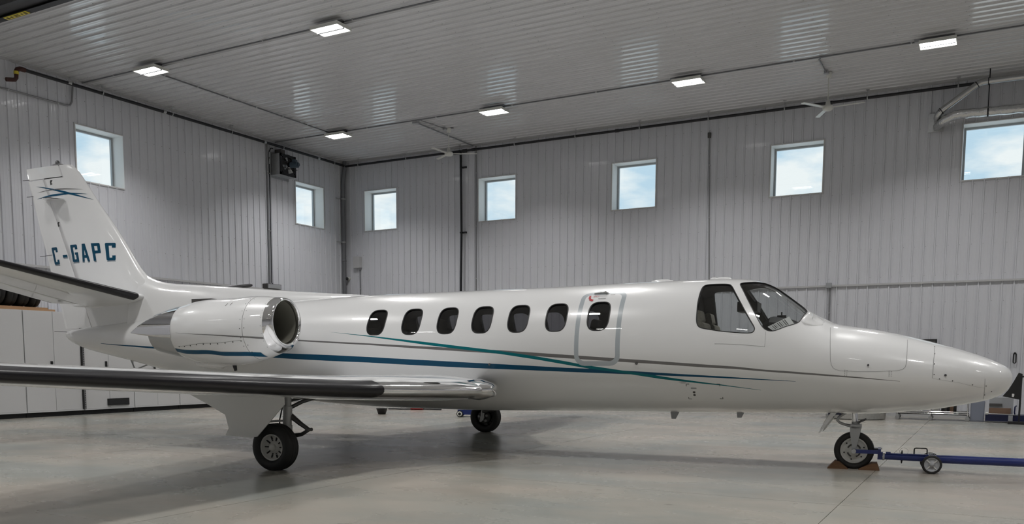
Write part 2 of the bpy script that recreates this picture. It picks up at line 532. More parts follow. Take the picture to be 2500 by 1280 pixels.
sb = []; sl = []; scl = []
for k in range(0, int(XW / P9)):
    u = .020 + P9 * k + .044
    for z in (.35, .9, 1.45, 2.0, 2.6, 3.2, 3.85, 4.5, 5.15, 5.8, 6.45, 7.0):
        if any(a - .03 < u < b + .03 for a, b in bholes) and WZ0 - .05 < z < WZ1 + .05: continue
        sb.append((u, -.0005, z))
for k in range(0, int(-YF / P9)):
    u = .003 - P9 * k - .044
    for z in (3.2, 3.85, 4.5, 5.15, 5.8, 6.45, 7.0):
        if any(a - .03 < u < b + .03 for a, b in lholes) and WZ0 - .05 < z < WZ1 + .05: continue
        sl.append((.0005, u, z))
for k in range(0, int(-YF / P9) - 1):
    for x in np.arange(.4, XW, 1.22):
        scl.append((x + (k % 2) * .05, .05 - P9 * k - .05, H - .0005))
screws(wall_back, sb, (0, -1, 0)); screws(wall_left, sl, (1, 0, 0)); screws(ceiling, scl, (0, 0, -1))

# mid-height flashing rails and the corner trims
def rail(name, a, b):
    mb = MB(); mb.bx(a, b); return mb.build(name, 'flash', kind='structure')
rail('trim_1', (0, -.052, RAIL - .012), (XW, -.0, RAIL + .030))
rail('trim_2', (.0, YF, 3.215 - .02), (.045, -.0, 3.215 + .03))
rail('trim_3', (0, -.035, H - .05), (XW, 0, H + .0))
rail('trim_4', (0, YF, H - .05), (.035, 0, H))
rail('baseboard_back', (0, -.03, 0), (XW, 0, .1))
rail('baseboard_left', (0, YF, 0), (.03, 0, .1))


# ------------------------------------------------------------------ windows
def hangar_window(idx, org, ux, un, num):
    """org: lower jamb corner on the liner face; ux along wall, un outward normal"""
    ux = Vector(ux); un = Vector(un); org = Vector(org)
    P = lambda u, z, d: org + ux * u + un * d + Vector((0, 0, z))
    Wd, Hh, D = WIN_W, WZ1 - WZ0, .42
    mb = MB(); t = .012
    def slab(u0, u1, z0, z1, d0, d1, mi=0):
        vs = [P(u, z, d) for d in (d0, d1) for (u, z) in ((u0, z0), (u1, z0), (u1, z1), (u0, z1))]
        mb.add(vs, [(0, 1, 2, 3), (4, 7, 6, 5), (0, 4, 5, 1), (1, 5, 6, 2), (2, 6, 7, 3), (3, 7, 4, 0)], mi)
    slab(0, Wd, -t, .0, -.02, D); slab(0, Wd, Hh, Hh + t, -.02, D); slab(-t, 0, -t, Hh + t, -.02, D); slab(Wd, Wd + t, -t, Hh + t, -.02, D)
    w = mb.build('window_%d' % num, 'reveal', kind='structure')
    mb = MB(); e = .035
    slab(-e, Wd + e, -e, -t, -.024, .002); slab(-e, Wd + e, Hh + t, Hh + e, -.024, .002)
    slab(-e, -t, -t, Hh + t, -.024, .002); slab(Wd + t, Wd + e, -t, Hh + t, -.024, .002)
    mb.build('window_trim', 'flash', w)
    mb = MB(); f = .045
    slab(0, Wd, 0, f, D - .07, D - .01); slab(0, Wd, Hh - f, Hh, D - .07, D - .01); slab(0, f, f, Hh - f, D - .07, D - .01); slab(Wd - f, Wd, f, Hh - f, D - .07, D - .01)
    mb.build('window_frame', 'alu', w)
    mb = MB()
    mb.add([P(f, f, D - .04), P(Wd - f, f, D - .04), P(Wd - f, Hh - f, D - .04), P(f, Hh - f, D - .04)], [(0, 1, 2, 3)])
    mb.build('pane', 'glass', w)


n = 1
for x in BX:
    hangar_window(0, (x, 0, WZ0), (1, 0, 0), (0, 1, 0), n); n += 1
for y in LY:
    hangar_window(0, (0, y, WZ0), (0, 1, 0), (-1, 0, 0), n); n += 1

# ------------------------------------------------------------------ ceiling lights
LX = [2.41 + 4.86 * k for k in range(6)]
LYR = [-3.12, -9.10, -15.1, -21.1, -27.1]
LZ = 7.24


def make_light():
    t = thing('strip_light', 'x', 'light')
    mb = MB()
    mb.box((0, 0, .050), (.64, .40, .03))
    for sgn in (-1, 1):
        mb.box((0, sgn * .195, .02), (.64, .010, .035)); mb.box((sgn * .318, 0, .02), (.010, .40, .035))
    mb.build('housing', 'offwhite', t)
    for sgn in (-1, 1):
        mb = MB(); mb.rbox((0, sgn * .108, .018), (.60, .150, .014), .035)
        mb.build('diffuser', 'lamp', t)
        ld = bpy.data.lights.new('strip_lamp', 'AREA'); ld.shape = 'RECTANGLE'; ld.size = .60; ld.size_y = .155
        ld.energy = LIGHT_W; ld.spread = R(LIGHT_SPREAD); ld.color = (1.0, .985, .965)
        lo = bpy.data.objects.new('strip_lamp', ld); COL.objects.link(lo); lo.parent = t; lo.location = (0, sgn * .103, .008)
    mb = MB(); mb.box((0, 0, .012), (.62, .040, .05)); mb.build('centre_spine', 'greybox', t)
    mb = MB(); mb.box((-.02, .03, .150), (.60, .06, .02)); mb.build('mounting_channel', 'conduit', t)
    mb = MB(); mb.box((-.36, .03, .13), (.10, .08, .05)); mb.build('junction_box', 'greybox', t)
    for sx in (-.27, .25):
        mb = MB(); mb.cyl((sx, .06, .055), (sx, .06, .155), .006, n=6); mb.build('hanger', 'blackmetal', t)
    mb = MB(); mb.tube([(-.02, .09, .16), (0, .12, .15), (.03, .12, .1), (.03, .1, .055)], .006, 6); mb.build('cord', 'black', t)
    return t


L0 = make_light()
names = {(0, 0): 'twin strip light nearest the room corner, in the row by the back wall',
         (1, 0): 'second twin strip light from the corner in the back row, beside the small ceiling fan',
         (2, 0): 'third twin strip light from the corner, left of the larger ceiling fan',
         (3, 0): 'rightmost lit twin strip light, above the silver ducts',
         (0, 1): 'twin strip light over the tail, nearest the left wall in the front row',
         (1, 1): 'largest twin strip light, at the top of the photo left of centre'}
first = True
for j, y in enumerate(LYR):
    for i, x in enumerate(LX):
        o = L0 if first else copy_tree(L0); first = False
        o.location = (x, y, LZ)
        lab = names.get((i, j), 'twin strip light on the ceiling outside the edge of the photo')
        tag(o, lab, 'light', 'twin strip lights on the hangar ceiling')

# ================================================================== the aircraft
# aircraft frame: x forward from the main-gear line, y to the pilot's left, z up from the floor
AC_POS, AC_YAW = (10.835, -11.860, 0.0), 0.1118
jet = thing('business_jet', 'white twin-engine business jet with blue and grey stripes, C-GAPC on its fin', 'aircraft', AC_POS, (0, 0, AC_YAW))
AC_M = Matrix.Translation(AC_POS) @ Matrix.Rotation(AC_YAW, 4, 'Z')


def pchip(xs, ys):
    xs = np.array(xs, float); ys = np.array(ys, float); h = np.diff(xs); d = np.diff(ys) / h
    m = np.zeros_like(xs); m[0] = d[0]; m[-1] = d[-1]
    for i in range(1, len(xs) - 1):
        if d[i - 1] * d[i] > 0:
            w1 = 2 * h[i] + h[i - 1]; w2 = h[i] + 2 * h[i - 1]; m[i] = (w1 + w2) / (w1 / d[i - 1] + w2 / d[i])
    def f(x):
        x = np.clip(x, xs[0], xs[-1]); i = np.clip(np.searchsorted(xs, x) - 1, 0, len(xs) - 2)
        t = (x - xs[i]) / h[i]; t2 = t * t; t3 = t2 * t
        return (2*t3 - 3*t2 + 1)*ys[i] + (t3 - 2*t2 + t)*h[i]*m[i] + (-2*t3 + 3*t2)*ys[i+1] + (t3 - t2)*h[i]*m[i+1]
    return f


ZT = pchip([-6.56,-6.5,-6.3,-5.85,-5,-4,-3,-2,-1,-0.5,.5,1.4,2.3,3.1,3.85,4.3,4.6,4.72,4.85,4.98,5.11,5.24,5.37,5.53,5.69,5.78,5.88,6.05,6.23,6.55,6.83,7.06,7.28,7.45,7.56,7.605,7.624],
 [1.66,1.70,1.735,1.784,1.87,1.97,2.05,2.11,2.15,2.165,2.179,2.191,2.203,2.223,2.238,2.243,2.240,2.234,2.217,2.18,2.117,2.026,1.928,1.815,1.735,1.69,1.668,1.643,1.613,1.544,1.468,1.402,1.329,1.259,1.199,1.145,1.08])
ZB = pchip([-6.56,-6.5,-6.42,-6.13,-5.62,-5.08,-4.67,-4,-3,-2,-1,0,1.1,2.3,4.7,5.57,6.23,6.47,6.7,6.925,7.125,7.366,7.504,7.576,7.61,7.624],
 [1.66,1.59,1.53,1.42,1.314,1.214,1.133,.99,.80,.67,.59,.563,.561,.583,.62,.637,.654,.673,.699,.73,.772,.828,.886,.949,1.015,1.08])
FW = pchip([-6.56,-6.5,-6.3,-6,-5,-4,-3,-2,-1,0,3.6,4.5,5,5.5,6,6.5,7,7.3,7.5,7.58,7.61,7.624],
 [0.0,.06,.12,.19,.38,.54,.67,.765,.805,.81,.81,.80,.775,.735,.675,.58,.45,.34,.225,.14,.08,0.0])
ZC = pchip([-6.56,-5,-3,-1,0,3.5,4.5,5,5.6,6,6.5,7,7.624],[1.66,1.55,1.44,1.39,1.38,1.41,1.40,1.36,1.27,1.20,1.14,1.10,1.08])


def fp(x, th, off=0.0, side=-1):
    """point on the fuselage skin; th in degrees up from the widest line; off = offset along the normal"""
    def base(x, t):
        zc = float(ZC(x)); s = math.sin(t)
        z = zc + (float(ZT(x)) - zc) * s if s >= 0 else zc + (zc - float(ZB(x))) * s
        return Vector((x, -float(FW(x)) * math.cos(t), z))
    t = R(th); p = base(x, t)
    if off:
        nrm = fn(x, th); p = p + nrm * off
    return p if side < 0 else Vector((p.x, -p.y, p.z))


def fn(x, th):
    e = .004; t = R(max(-89.5, min(89.5, th)))
    x = max(-6.55, min(7.617, x))
    def base(x, t):
        zc = float(ZC(x)); s = math.sin(t)
        z = zc + (float(ZT(x)) - zc) * s if s >= 0 else zc + (zc - float(ZB(x))) * s
        return Vector((x, -float(FW(x)) * math.cos(t), z))
    a = base(x + e, t) - base(x - e, t); b = base(x, t + e) - base(x, t - e)
    n = b.cross(a)
    if n.length < 1e-9: return Vector((0, 0, 1 if th > 0 else -1))
    n.normalize()
    c = Vector((0, -math.cos(t), math.sin(t)))
    return n if n.dot(c) >= 0 or abs(n.x) > .98 and (n.x > 0) == (x > 0) else -n


WIN5 = []
for k_ in range(44):      # rounded-square outline of one cabin window in (x, angle)
    a_ = 2 * PI * k_ / 44; c_, q_ = math.cos(a_), math.sin(a_)
    WIN5.append((2.072 + .139 * math.copysign(abs(c_) ** (2 / 3.1), c_), 28.4 + 14.3 * math.copysign(abs(q_) ** (2 / 3.1), q_)))
WCX = [0.014, 0.550, 1.074, 1.571, 2.070, 2.575, 3.114]


def chaikin(p, n=2):
    for _ in range(n):
        q = []
        for a_, b_ in zip(p, p[1:] + p[:1]):
            q += [(a_[0] * .75 + b_[0] * .25, a_[1] * .75 + b_[1] * .25), (a_[0] * .25 + b_[0] * .75, a_[1] * .25 + b_[1] * .75)]
        p = q
    return p


CABIN = [[(x - 2.072 + c, t) for x, t in WIN5] for c in WCX]


def rrect(x0, x1, t0, t1, rx, rt, n=5):
    out = []
    for cx, ct, a0 in ((x1 - rx, t1 - rt, 0), (x0 + rx, t1 - rt, 90), (x0 + rx, t0 + rt, 180), (x1 - rx, t0 + rt, 270)):
        for k in range(n + 1):
            a = R(a0 + 90 * k / n); out.append((cx + rx * math.cos(a), ct + rt * math.sin(a)))
    return out


def densify(poly, d=.06):
    out = []
    for (a, p), (b, q) in zip(poly, poly[1:] + poly[:1]):
        L = math.hypot(b - a, (q - p) * .0141); n = max(1, int(L / d))
        out += [(a + (b - a) * k / n, p + (q - p) * k / n) for k in range(n)]
    return out


DOOR_OUT = densify(rrect(2.838, 3.409, -16.0, 56.8, .13, 8.5))
DOOR_IN = densify(rrect(2.893, 3.353, -11.8, 52.6, .075, 5.0))
SIDEWIN = [(4.304,60.6),(4.346,63.5),(4.461,64.3),(4.589,64.0),(4.632,60.9),(4.694,50.2),(4.771,39.2),(4.841,30.7),(4.908,23.2),(4.946,19.3),(4.955,17.2),(4.939,14.7),(4.906,13.5),(4.803,12.8),(4.687,12.8),(4.57,13.2),(4.451,14.3),(4.355,15.5),(4.32,17.0),(4.302,19.6),(4.294,23.2),(4.29,30.3),(4.285,36.4),(4.286,43.8),(4.29,53.3)]
SIDEWIN = chaikin(SIDEWIN, 2)
WSCREEN = densify(chaikin([(4.719,64.0),(4.734,67.1),(4.837,71.5),(4.93,77.5),(5.00,82.5),(5.12,85.0),(5.25,85.0),(5.38,84.0),(5.47,78.0),(5.475,67.0),(5.448,54.5),(5.425,43.0),(5.385,36.5),(5.301,29.4),(5.195,21.3),(5.141,18.8),(5.101,18.2),(5.061,18.8),(5.025,20.8),(4.973,26.4),(4.891,36.4),(4.818,46.7),(4.752,57.5)], 2), .07)
BLUE = densify([(-5.459,-17.4),(-4.552,-9.9),(-4.084,-7.7),(-1.49,-4.9),(-0.715,-5.5),(-0.063,-6.85),(1.048,-10.7),(1.958,-14.35),(2.716,-17.6),(3.03,-18.5),(3.437,-20.1),(4.074,-22.65),(4.587,-24.4),(5.045,-24.8),(5.41,-24.1),(5.41,-24.4),(5.045,-25.7),(4.586,-26.0),(4.072,-24.8),(3.533,-23.6),(2.711,-21.3),(1.951,-18.8),(1.447,-17.2),(0.734,-14.8),(-0.071,-12.2),(-0.725,-11.3),(-1.638,-10.1),(-3.937,-10.4),(-4.56,-13.3),(-5.463,-18.8)], .3)
TEAL = densify([(-0.72,17.9),(-0.079,13.75),(0.377,10.2),(0.844,6.5),(1.342,2.15),(1.866,-2.3),(2.351,-7.4),(2.722,-11.8),(2.883,-14.0),(3.089,-16.4),(3.437,-20.1),(3.858,-24.6),(4.07,-27.1),(4.4,-30.6),(4.581,-32.3),(5.03,-36.5),(5.03,-36.8),(4.58,-33.3),(4.399,-32.0),(4.067,-29.3),(3.88,-27.6),(3.536,-23.6),(3.03,-18.55),(2.719,-14.7),(2.349,-10.2),(1.865,-5.0),(1.343,-0.56),(0.846,3.8),(0.379,8.4),(-0.08,12.8)], .3)
GREY = densify([(-2.0,13.6),(-1.188,9.5),(-0.714,8.0),(-0.059,6.1),(0.846,2.5),(1.866,-1.7),(2.298,-4.0),(2.726,-6.2),(3.424,-9.7),(4.08,-12.7),(4.41,-14.1),(5.085,-15.7),(5.657,-13.5),(6.079,-11.5),(6.48,-12.3),(6.48,-12.7),(6.079,-12.8),(5.657,-15.3),(5.085,-17.4),(4.409,-16.7),(4.079,-15.2),(3.423,-12.5),(2.724,-9.2),(2.061,-5.7),(0.846,0.05),(-0.058,4.5),(-0.713,6.5),(-1.066,7.6),(-1.997,11.2)], .3)


def inpoly(p, poly):
    x, y = p; c = False; n = len(poly); j = n - 1
    for i in range(n):
        xi, yi = poly[i]; xj, yj = poly[j]
        if (yi > y) != (yj > y) and x < (xj - xi) * (y - yi) / (yj - yi) + xi: c = not c
        j = i
    return c


VS = .0141
LOOPS = CABIN + [DOOR_OUT, DOOR_IN, SIDEWIN, WSCREEN, BLUE, TEAL, GREY]
gx = list(np.concatenate([[-6.56, -6.535, -6.5, -6.45, -6.38], np.arange(-6.3, 4.2, .15), np.arange(4.2, 7.3, .06), [7.3, 7.35, 7.4, 7.44, 7.48, 7.51, 7.54, 7.56, 7.575, 7.588, 7.598, 7.606, 7.612, 7.617, 7.6205, 7.624]]))
gt = list(np.arange(-90, 90.1, 5.0))
cv = [Vector((x, t * VS)) for x in gx for t in gt]
ce = []
for lp in LOOPS:
    k = len(cv); cv += [Vector((x, t * VS)) for x, t in lp]
    ce += [(k + i, k + (i + 1) % len(lp)) for i in range(len(lp))]
ov, oe, of, *_r = delaunay_2d_cdt(cv, ce, [], 0, 1e-5)
uv = [(p.x, p.y / VS) for p in ov]


def bbox(lp):
    return min(p[0] for p in lp), max(p[0] for p in lp), min(p[1] for p in lp), max(p[1] for p in lp)


BB = [bbox(lp) for lp in LOOPS]


def inside(p, k):
    b = BB[k]
    return b[0] <= p[0] <= b[1] and b[2] <= p[1] <= b[3] and inpoly(p, LOOPS[k])


NW = len(CABIN); K_DO, K_DI, K_SW, K_WS, K_B, K_T, K_G = NW, NW + 1, NW + 2, NW + 3, NW + 4, NW + 5, NW + 6
RADX = 6.80
regions = {}     # region name -> list of (face, material)
for f in of:
    cx = sum(uv[i][0] for i in f) / len(f); ct = sum(uv[i][1] for i in f) / len(f); c = (cx, ct)
    w = next((k for k in range(NW) if inside(c, k)), None)
    ind = inside(c, K_DO); ini = inside(c, K_DI)
    mi = 0
    if inside(c, K_T): mi = 2
    elif inside(c, K_B): mi = 1
    elif inside(c, K_G): mi = 3
    if w is not None: reg = ('win', w)
    elif inside(c, K_SW): reg = ('side',)
    elif inside(c, K_WS): reg = ('ws',)
    elif ind and not ini: reg = ('doorframe',); mi = 4
    elif ini: reg = ('door',)
    else: reg = ('skin',)
    regions.setdefault(reg, []).append((f, mi, c))


def patch(name, faces, mats, parent, off=0.0, side=-1, both=False, matmap=None, normals=True):
    """mesh of the given parameter-space faces on the skin"""
    vid = {}; V = []; N = []; F = []; MI = []
    for sd in ((-1, 1) if both else (side,)):
        for f, mi, c in faces:
            ids = []
            for i in f:
                k = (i, sd)
                if k not in vid:
                    p = fp(uv[i][0], uv[i][1], off); nn = fn(*uv[i])
                    if sd > 0: p = Vector((p.x, -p.y, p.z)); nn = Vector((nn.x, -nn.y, nn.z))
                    vid[k] = len(V); V.append(p); N.append(nn)
                ids.append(vid[k])
            a, b, cc_ = V[ids[0]], V[ids[1]], V[ids[2]]
            g = (b - a).cross(cc_ - a)
            if g.dot(N[ids[0]] + N[ids[1]] + N[ids[2]]) < 0: ids.reverse()
            F.append(ids); MI.append(mi)
    me = bpy.data.meshes.new(name); me.from_pydata([tuple(p) for p in V], [], F)
    for x in mats: me.materials.append(M[x])
    me.polygons.foreach_set('material_index', [min(q, len(mats) - 1) for q in MI])
    me.polygons.foreach_set('use_smooth', [True] * len(F))
    if normals:
        try: me.normals_split_custom_set_from_vertices([tuple(q) for q in N])
        except Exception as ex: print('normals', ex)
    me.update()
    return link(name, me, parent)


PAINT = ['white', 'blue', 'teal', 'greystripe', 'framegrey']
skin = regions[('skin',)]
# near side carries the exit; the far side keeps plain skin there
fuselage = patch('fuselage', [q for q in skin if q[2][0] <= 99], PAINT, jet, both=True)
for q in (regions[('doorframe',)], regions[('door',)]):
    pass
far_fill = [(f, min(mi, 3), c) for f, mi, c in regions[('door',)] + [(f, 0, c) for f, mi, c in regions[('doorframe',)]]]
patch('cabin_side_panel', far_fill, PAINT, jet, side=1)
exitd = patch('emergency_exit', regions[('door',)] + regions[('doorframe',)], PAINT, jet, off=.0003)
exitd['label'] = 'overwing exit hatch outlined by a broad grey frame'


def ribbon(name, loop, m, parent, w0=0.0, w1=.012, off=.003, side=-1, closed=True, depth=0.0):
    """flat band along a loop, from w0 to w1 outside of it, on the skin"""
    cx = sum(p[0] for p in loop) / len(loop); ct = sum(p[1] for p in loop) / len(loop)
    n = len(loop); mb = MB(); rows = []
    for i in range(n):
        a = loop[i - 1]; b = loop[(i + 1) % n]
        tx, tt = b[0] - a[0], (b[1] - a[1]) * VS
        L = math.hypot(tx, tt) or 1; nx, ntt = tt / L, -tx / L
        if nx * (loop[i][0] - cx) + ntt * (loop[i][1] - ct) * VS < 0: nx, ntt = -nx, -ntt
        rows.append((nx, ntt / VS))
    P = []
    for w, o in ((w0, off), (w1, off)) if not depth else ((w1, .0), (w1, off), (w0, off), (w0, -depth)):
        P.append([fp(loop[i][0] + rows[i][0] * w, max(-90, min(90, loop[i][1] + rows[i][1] * w)), o, side) for i in range(n)])
    for r in range(len(P) - 1):
        vs = P[r] + P[r + 1]
        mb.add(vs, [(i, (i + 1) % n, n + (i + 1) % n, n + i) for i in range(n if closed else n - 1)], 0, True)
    return mb.build(name, m, parent)


def strip(name, pts, m, parent, w=.006, off=.002, side=-1):
    """thin line on the skin through (x, th) points"""
    q = []
    for (a, b) in zip(pts, pts[1:]):
        n = max(1, int(math.hypot(b[0] - a[0], (b[1] - a[1]) * VS) / .05))
        q += [(a[0] + (b[0] - a[0]) * k / n, a[1] + (b[1] - a[1]) * k / n) for k in range(n)]
    q.append(pts[-1]); mb = MB(); A = []; B = []
    for i, p in enumerate(q):
        a = q[max(0, i - 1)]; b = q[min(len(q) - 1, i + 1)]
        tx, tt = b[0] - a[0], (b[1] - a[1]) * VS; L = math.hypot(tx, tt) or 1
        nx, nt = tt / L * w / 2, -tx / L * w / 2 / VS
        A.append(fp(p[0] + nx, p[1] + nt, off, side)); B.append(fp(p[0] - nx, p[1] - nt, off, side))
    n = len(q); mb.add(A + B, [(i, i + 1, n + i + 1, n + i) for i in range(n - 1)], 0, True)
    return mb.build(name, m, parent)


for k in range(NW):
    for sd in (-1, 1):
        par = patch('cabin_window', regions[('win', k)], ['wglass'], jet, off=-.012, side=sd)
        ribbon('window_seal', CABIN[k], 'black', par, -.008, .004, .002, sd, depth=.03)
for sd in (-1, 1):
    par = patch('cockpit_side_window', regions[('side',)], ['cglass'], jet, off=-.010, side=sd)
    ribbon('window_seal', densify(SIDEWIN, .05), 'black', par, -.005, .004, .002, sd, depth=.02)
    par = patch('windscreen', regions[('ws',)], ['cglass'], jet, off=-.008, side=sd)
    ribbon('window_seal', WSCREEN, 'black', par, -.005, .004, .002, sd, depth=.02)

# cabin lining: the inside of the pressure hull, with the same window openings
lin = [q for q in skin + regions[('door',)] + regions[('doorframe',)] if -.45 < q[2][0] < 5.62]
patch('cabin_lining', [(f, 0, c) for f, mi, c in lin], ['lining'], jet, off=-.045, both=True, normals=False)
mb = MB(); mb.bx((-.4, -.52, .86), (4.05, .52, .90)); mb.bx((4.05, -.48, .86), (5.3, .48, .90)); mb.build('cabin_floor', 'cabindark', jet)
mb = MB()   # bulkhead behind the pilots with an aisle opening
for s in (-1, 1):
    secs = [(4.12, th) for th in range(-10, 91, 5)]
    out = [fp(4.12, th, -.05, s) for th in range(-35, 91, 5)]
    inn = [Vector((4.12, s * .24, min(p.z, 1.98))) for p in out]
    n_ = len(out)
    mb.add(out + inn, [(i, i + 1, n_ + i + 1, n_ + i) for i in range(n_ - 1)])
    o2 = [p + Vector((.03, 0, 0)) for p in out]; i2 = [p + Vector((.03, 0, 0)) for p in inn]
    mb.add(o2 + i2, [(i, i + 1, n_ + i + 1, n_ + i) for i in range(n_ - 1)])
mb.build('cockpit_bulkhead', 'lining', jet)
mb = MB(); ring_ = [fp(-.40, th, -.05, -1) for th in range(-85, 91, 5)] + [fp(-.40, th, -.05, 1) for th in range(85, -90, -5)]
mb.add(ring_, [tuple(range(len(ring_)))]); mb.build('aft_bulkhead', 'lining', jet)


def seat(parent, x, y, face=1, m='leather', z=.90, s=1.0):
    st = link('seat', None, parent, (x, y, z), (0, 0, 0 if face > 0 else PI))
    mb = MB(); mb.rbox((0, 0, .28 * s), (.46, .44, .14), .06); mb.build('cushion', m, st)
    mb = MB(); rot = Matrix.Rotation(R(-12), 3, 'Y')
    mb.rbox((-.27, 0, .60 * s), (.12, .44, .58), .05, rot=rot, axis=1); mb.build('backrest', m, st)
    mb = MB(); mb.rbox((-.36, 0, .95 * s), (.09, .26, .16), .04, rot=rot, axis=1); mb.build('headrest', m, st)
    mb = MB(); mb.box((0, 0, .1), (.34, .30, .2)); mb.build('base', 'black', st)
    return st


for y in (-.36, .36):
    seat(jet, 4.62, y, 1, 'sheepskin', z=.82)
for x in (.1, 1.15, 2.4):
    for y in (-.37, .37): seat(jet, x, y, 1 if x < 2 else -1, z=.84, s=.92)
# instrument panel hood and pedestal
mb = MB()
secs = []
for x, zt, hw in ((5.00, 1.70, .46), (5.08, 1.755, .50), (5.22, 1.745, .50), (5.38, 1.68, .46)):
    sec = [Vector((x, -hw, 1.36)), Vector((x, -hw, zt - .06)), Vector((x, -hw * .8, zt)), Vector((x, 0, zt + .03)), Vector((x, hw * .8, zt)), Vector((x, hw, zt - .06)), Vector((x, hw, 1.36))]
    secs.append(sec)
mb.loft(secs, smooth=False, caps=(True, True)); mb.build('instrument_hood', 'black', jet)
mb = MB(); mb.bx((4.72, -.13, .9), (5.1, .13, 1.28)); mb.build('centre_pedestal', 'black', jet)
mb = MB(); mb.bx((4.62, .20, 1.86), (4.86, .62, 1.98)); mb.build('sun_visor', 'darkbox', jet)
for y in (-.36, .36):
    mb = MB(); mb.tube([(4.98, y - .14, 1.30), (4.94, y - .15, 1.22), (4.94, y - .08, 1.17), (4.94, y + .08, 1.17), (4.94, y + .15, 1.22), (4.98, y + .14, 1.30)], .016, 8)
    mb.cyl((4.95, y, 1.18), (5.08, y, 1.16), .02, n=8); mb.build('control_yoke', 'black', jet)

# panel gaps, latches and little markings on the skin
bag = [(5.74, 57), (5.762, 14.4), (5.768, 2.4), (5.778, -2.2), (5.797, -5.0), (5.828, -6.5), (5.87, -6.9), (6.05, -5.2), (6.241, -2.6), (6.40, .2), (6.46, 1.9), (6.503, 4.4), (6.525, 8), (6.535, 14), (6.544, 61)]
strip('baggage_door_gap', bag, 'line', fuselage, .005)
strip('radome_gap', [(6.822, 60), (6.806, 26), (6.799, -1.5), (6.80, -5.2)], 'line', fuselage, .005)
strip('radome_gap', [(6.80, -5.2), (6.884, -7.0), (7.06, -11.0), (7.325, -25)], 'line', fuselage, .004)
strip('radome_gap', [(7.318, -2.8), (7.325, -25), (7.332, -62)], 'line', fuselage, .0035)
strip('skin_seam', [(4.52, 3.2), (5.07, 4.4)], 'line', fuselage, .003)
strip('skin_seam', [(5.075, 17), (5.07, 4)], 'line', fuselage, .003)


def stud(x, th, r=.011, m='ink', h=.003, name='fastener', par=None, side=-1):
    mb = MB(); mb.cyl(fp(x, th, -.004, side), fp(x, th, h, side), r, n=8); return mb.build(name, m, par or fuselage)


for x, th in ((6.82, 59.7), (6.817, 39.4), (6.815, 19.2), (6.814, .7), (6.87, -5.6), (7.0, -8.2), (7.2, -16), (7.337, -20), (7.335, -45), (7.40, -38)): stud(x, th, .0055)
for x, th, r in ((6.925, 1.1, .012), (6.152, 4.4, .011), (3.612, -13.6, .017), (1.705, -13.9, .015)): stud(x, th, r, 'darksteel', .012)
for x, th in ((5.93, -7.1), (6.377, -2.2)):
    mb = MB()
    for dx in (-.010, .012):
        for k in range(4): mb.cyl(fp(x + dx, th + 1.6 - k * 2.0, -.002), fp(x + dx, th + 1.6 - k * 2.0, .003), .003, n=6)
    mb.build('hinge_rivets', 'ink', fuselage)
for (x, th, sx, st) in ((4.184, -32.4, 1, -1), (4.572, -31.9, -1, -1), (4.192, -49.6, 1, 1), (4.591, -48.9, -1, 1)):
    strip('corner_mark', [(x + .035 * sx, th), (x, th), (x, th + 2.2 * st)], 'ink', fuselage, .008)
for th in (-41.2, -44.6): stud(4.266, th, .016, 'darkbox', .003, 'static_port')
for k, (x0, x1, th) in enumerate(((4.235, 4.30, -36.3), (4.235, 4.30, -37.2), (4.10, 4.19, -30.6), (4.12, 4.18, -31.5))):
    strip('placard_text', [(x0, th), (x1, th)], 'greybox', fuselage, .009 if k < 2 else .005)
# exit handle, red arrow and lettering
mb = MB(); a = [fp(2.985, 54.3, .004), fp(3.075, 54.6, .012), fp(3.125, 54.7, .012), fp(3.165, 54.6, .004)]
mb.tube(a, [.010, .016, .020, .008], 8); mb.build('exit_handle', 'steel', exitd)
stud(3.145, 54.3, .030, 'steel', .006, 'handle_recess', exitd)
strip('red_arrow', [(2.945, 51.0), (2.945, 48.0), (2.965, 45.6)], 'red', exitd, .026, .005)
strip('red_arrow', [(2.955, 45.9), (2.998, 44.6)], 'red', exitd, .030, .005)


def skin_text(name, body, x0, th, h, m, par, slant=0.0):
    """block capitals laid on the skin"""
    for i, ch in enumerate(body):
        for seg in STROKES.get(ch, []):
            pts = [(x0 + i * h * .78 + (u + slant * v) * h * .6, th + v * h / VS) for u, v in seg]
            strip(name, pts, m, par, h * .17, .005)


STROKES = {'O': [[(.1, 0), (.9, 0), (.9, 1), (.1, 1), (.1, 0)]], 'P': [[(.1, 0), (.1, 1), (.9, 1), (.9, .5), (.1, .5)]],
           'E': [[(.9, 0), (.1, 0), (.1, 1), (.9, 1)], [(.1, .5), (.7, .5)]], 'N': [[(.1, 0), (.1, 1), (.9, 0), (.9, 1)]]}
skin_text('letter', 'OPEN', 2.99, 49.2, .024, 'red', exitd)
strip('placard_text', [(3.06, 46.6), (3.155, 46.7)], 'ink', exitd, .006, .005)
strip('placard_text', [(3.20, 51.4), (3.26, 51.4)], 'ink', exitd, .005, .005)
# roof aerials
for x, L in ((3.72, .30), (4.36, .10), (4.47, .22)):
    mb = MB(); z = float(ZT(x)); mb.lathe([(0, L / 2), (.018, L / 2.2), (.03, L / 4), (.033, 0)], (x, 0, z - .006), (0, 0, 1), 16)
    for i in range(len(mb.v)):
        v = mb.v[i]; mb.v[i] = (v[0], v[1] * .35, v[2])
    mb.build('roof_antenna', 'white', fuselage)
mb = MB(); mb.prism([(3.86, .62), (3.98, .62), (3.93, .52), (3.88, .52)], -.008, .008); mb.build('belly_antenna', 'greybox', fuselage)
mb = MB(); mb.prism([(4.68, .64), (4.78, .64), (4.74, .56), (4.69, .56)], -.008, .008); mb.build('belly_antenna', 'greybox', fuselage)
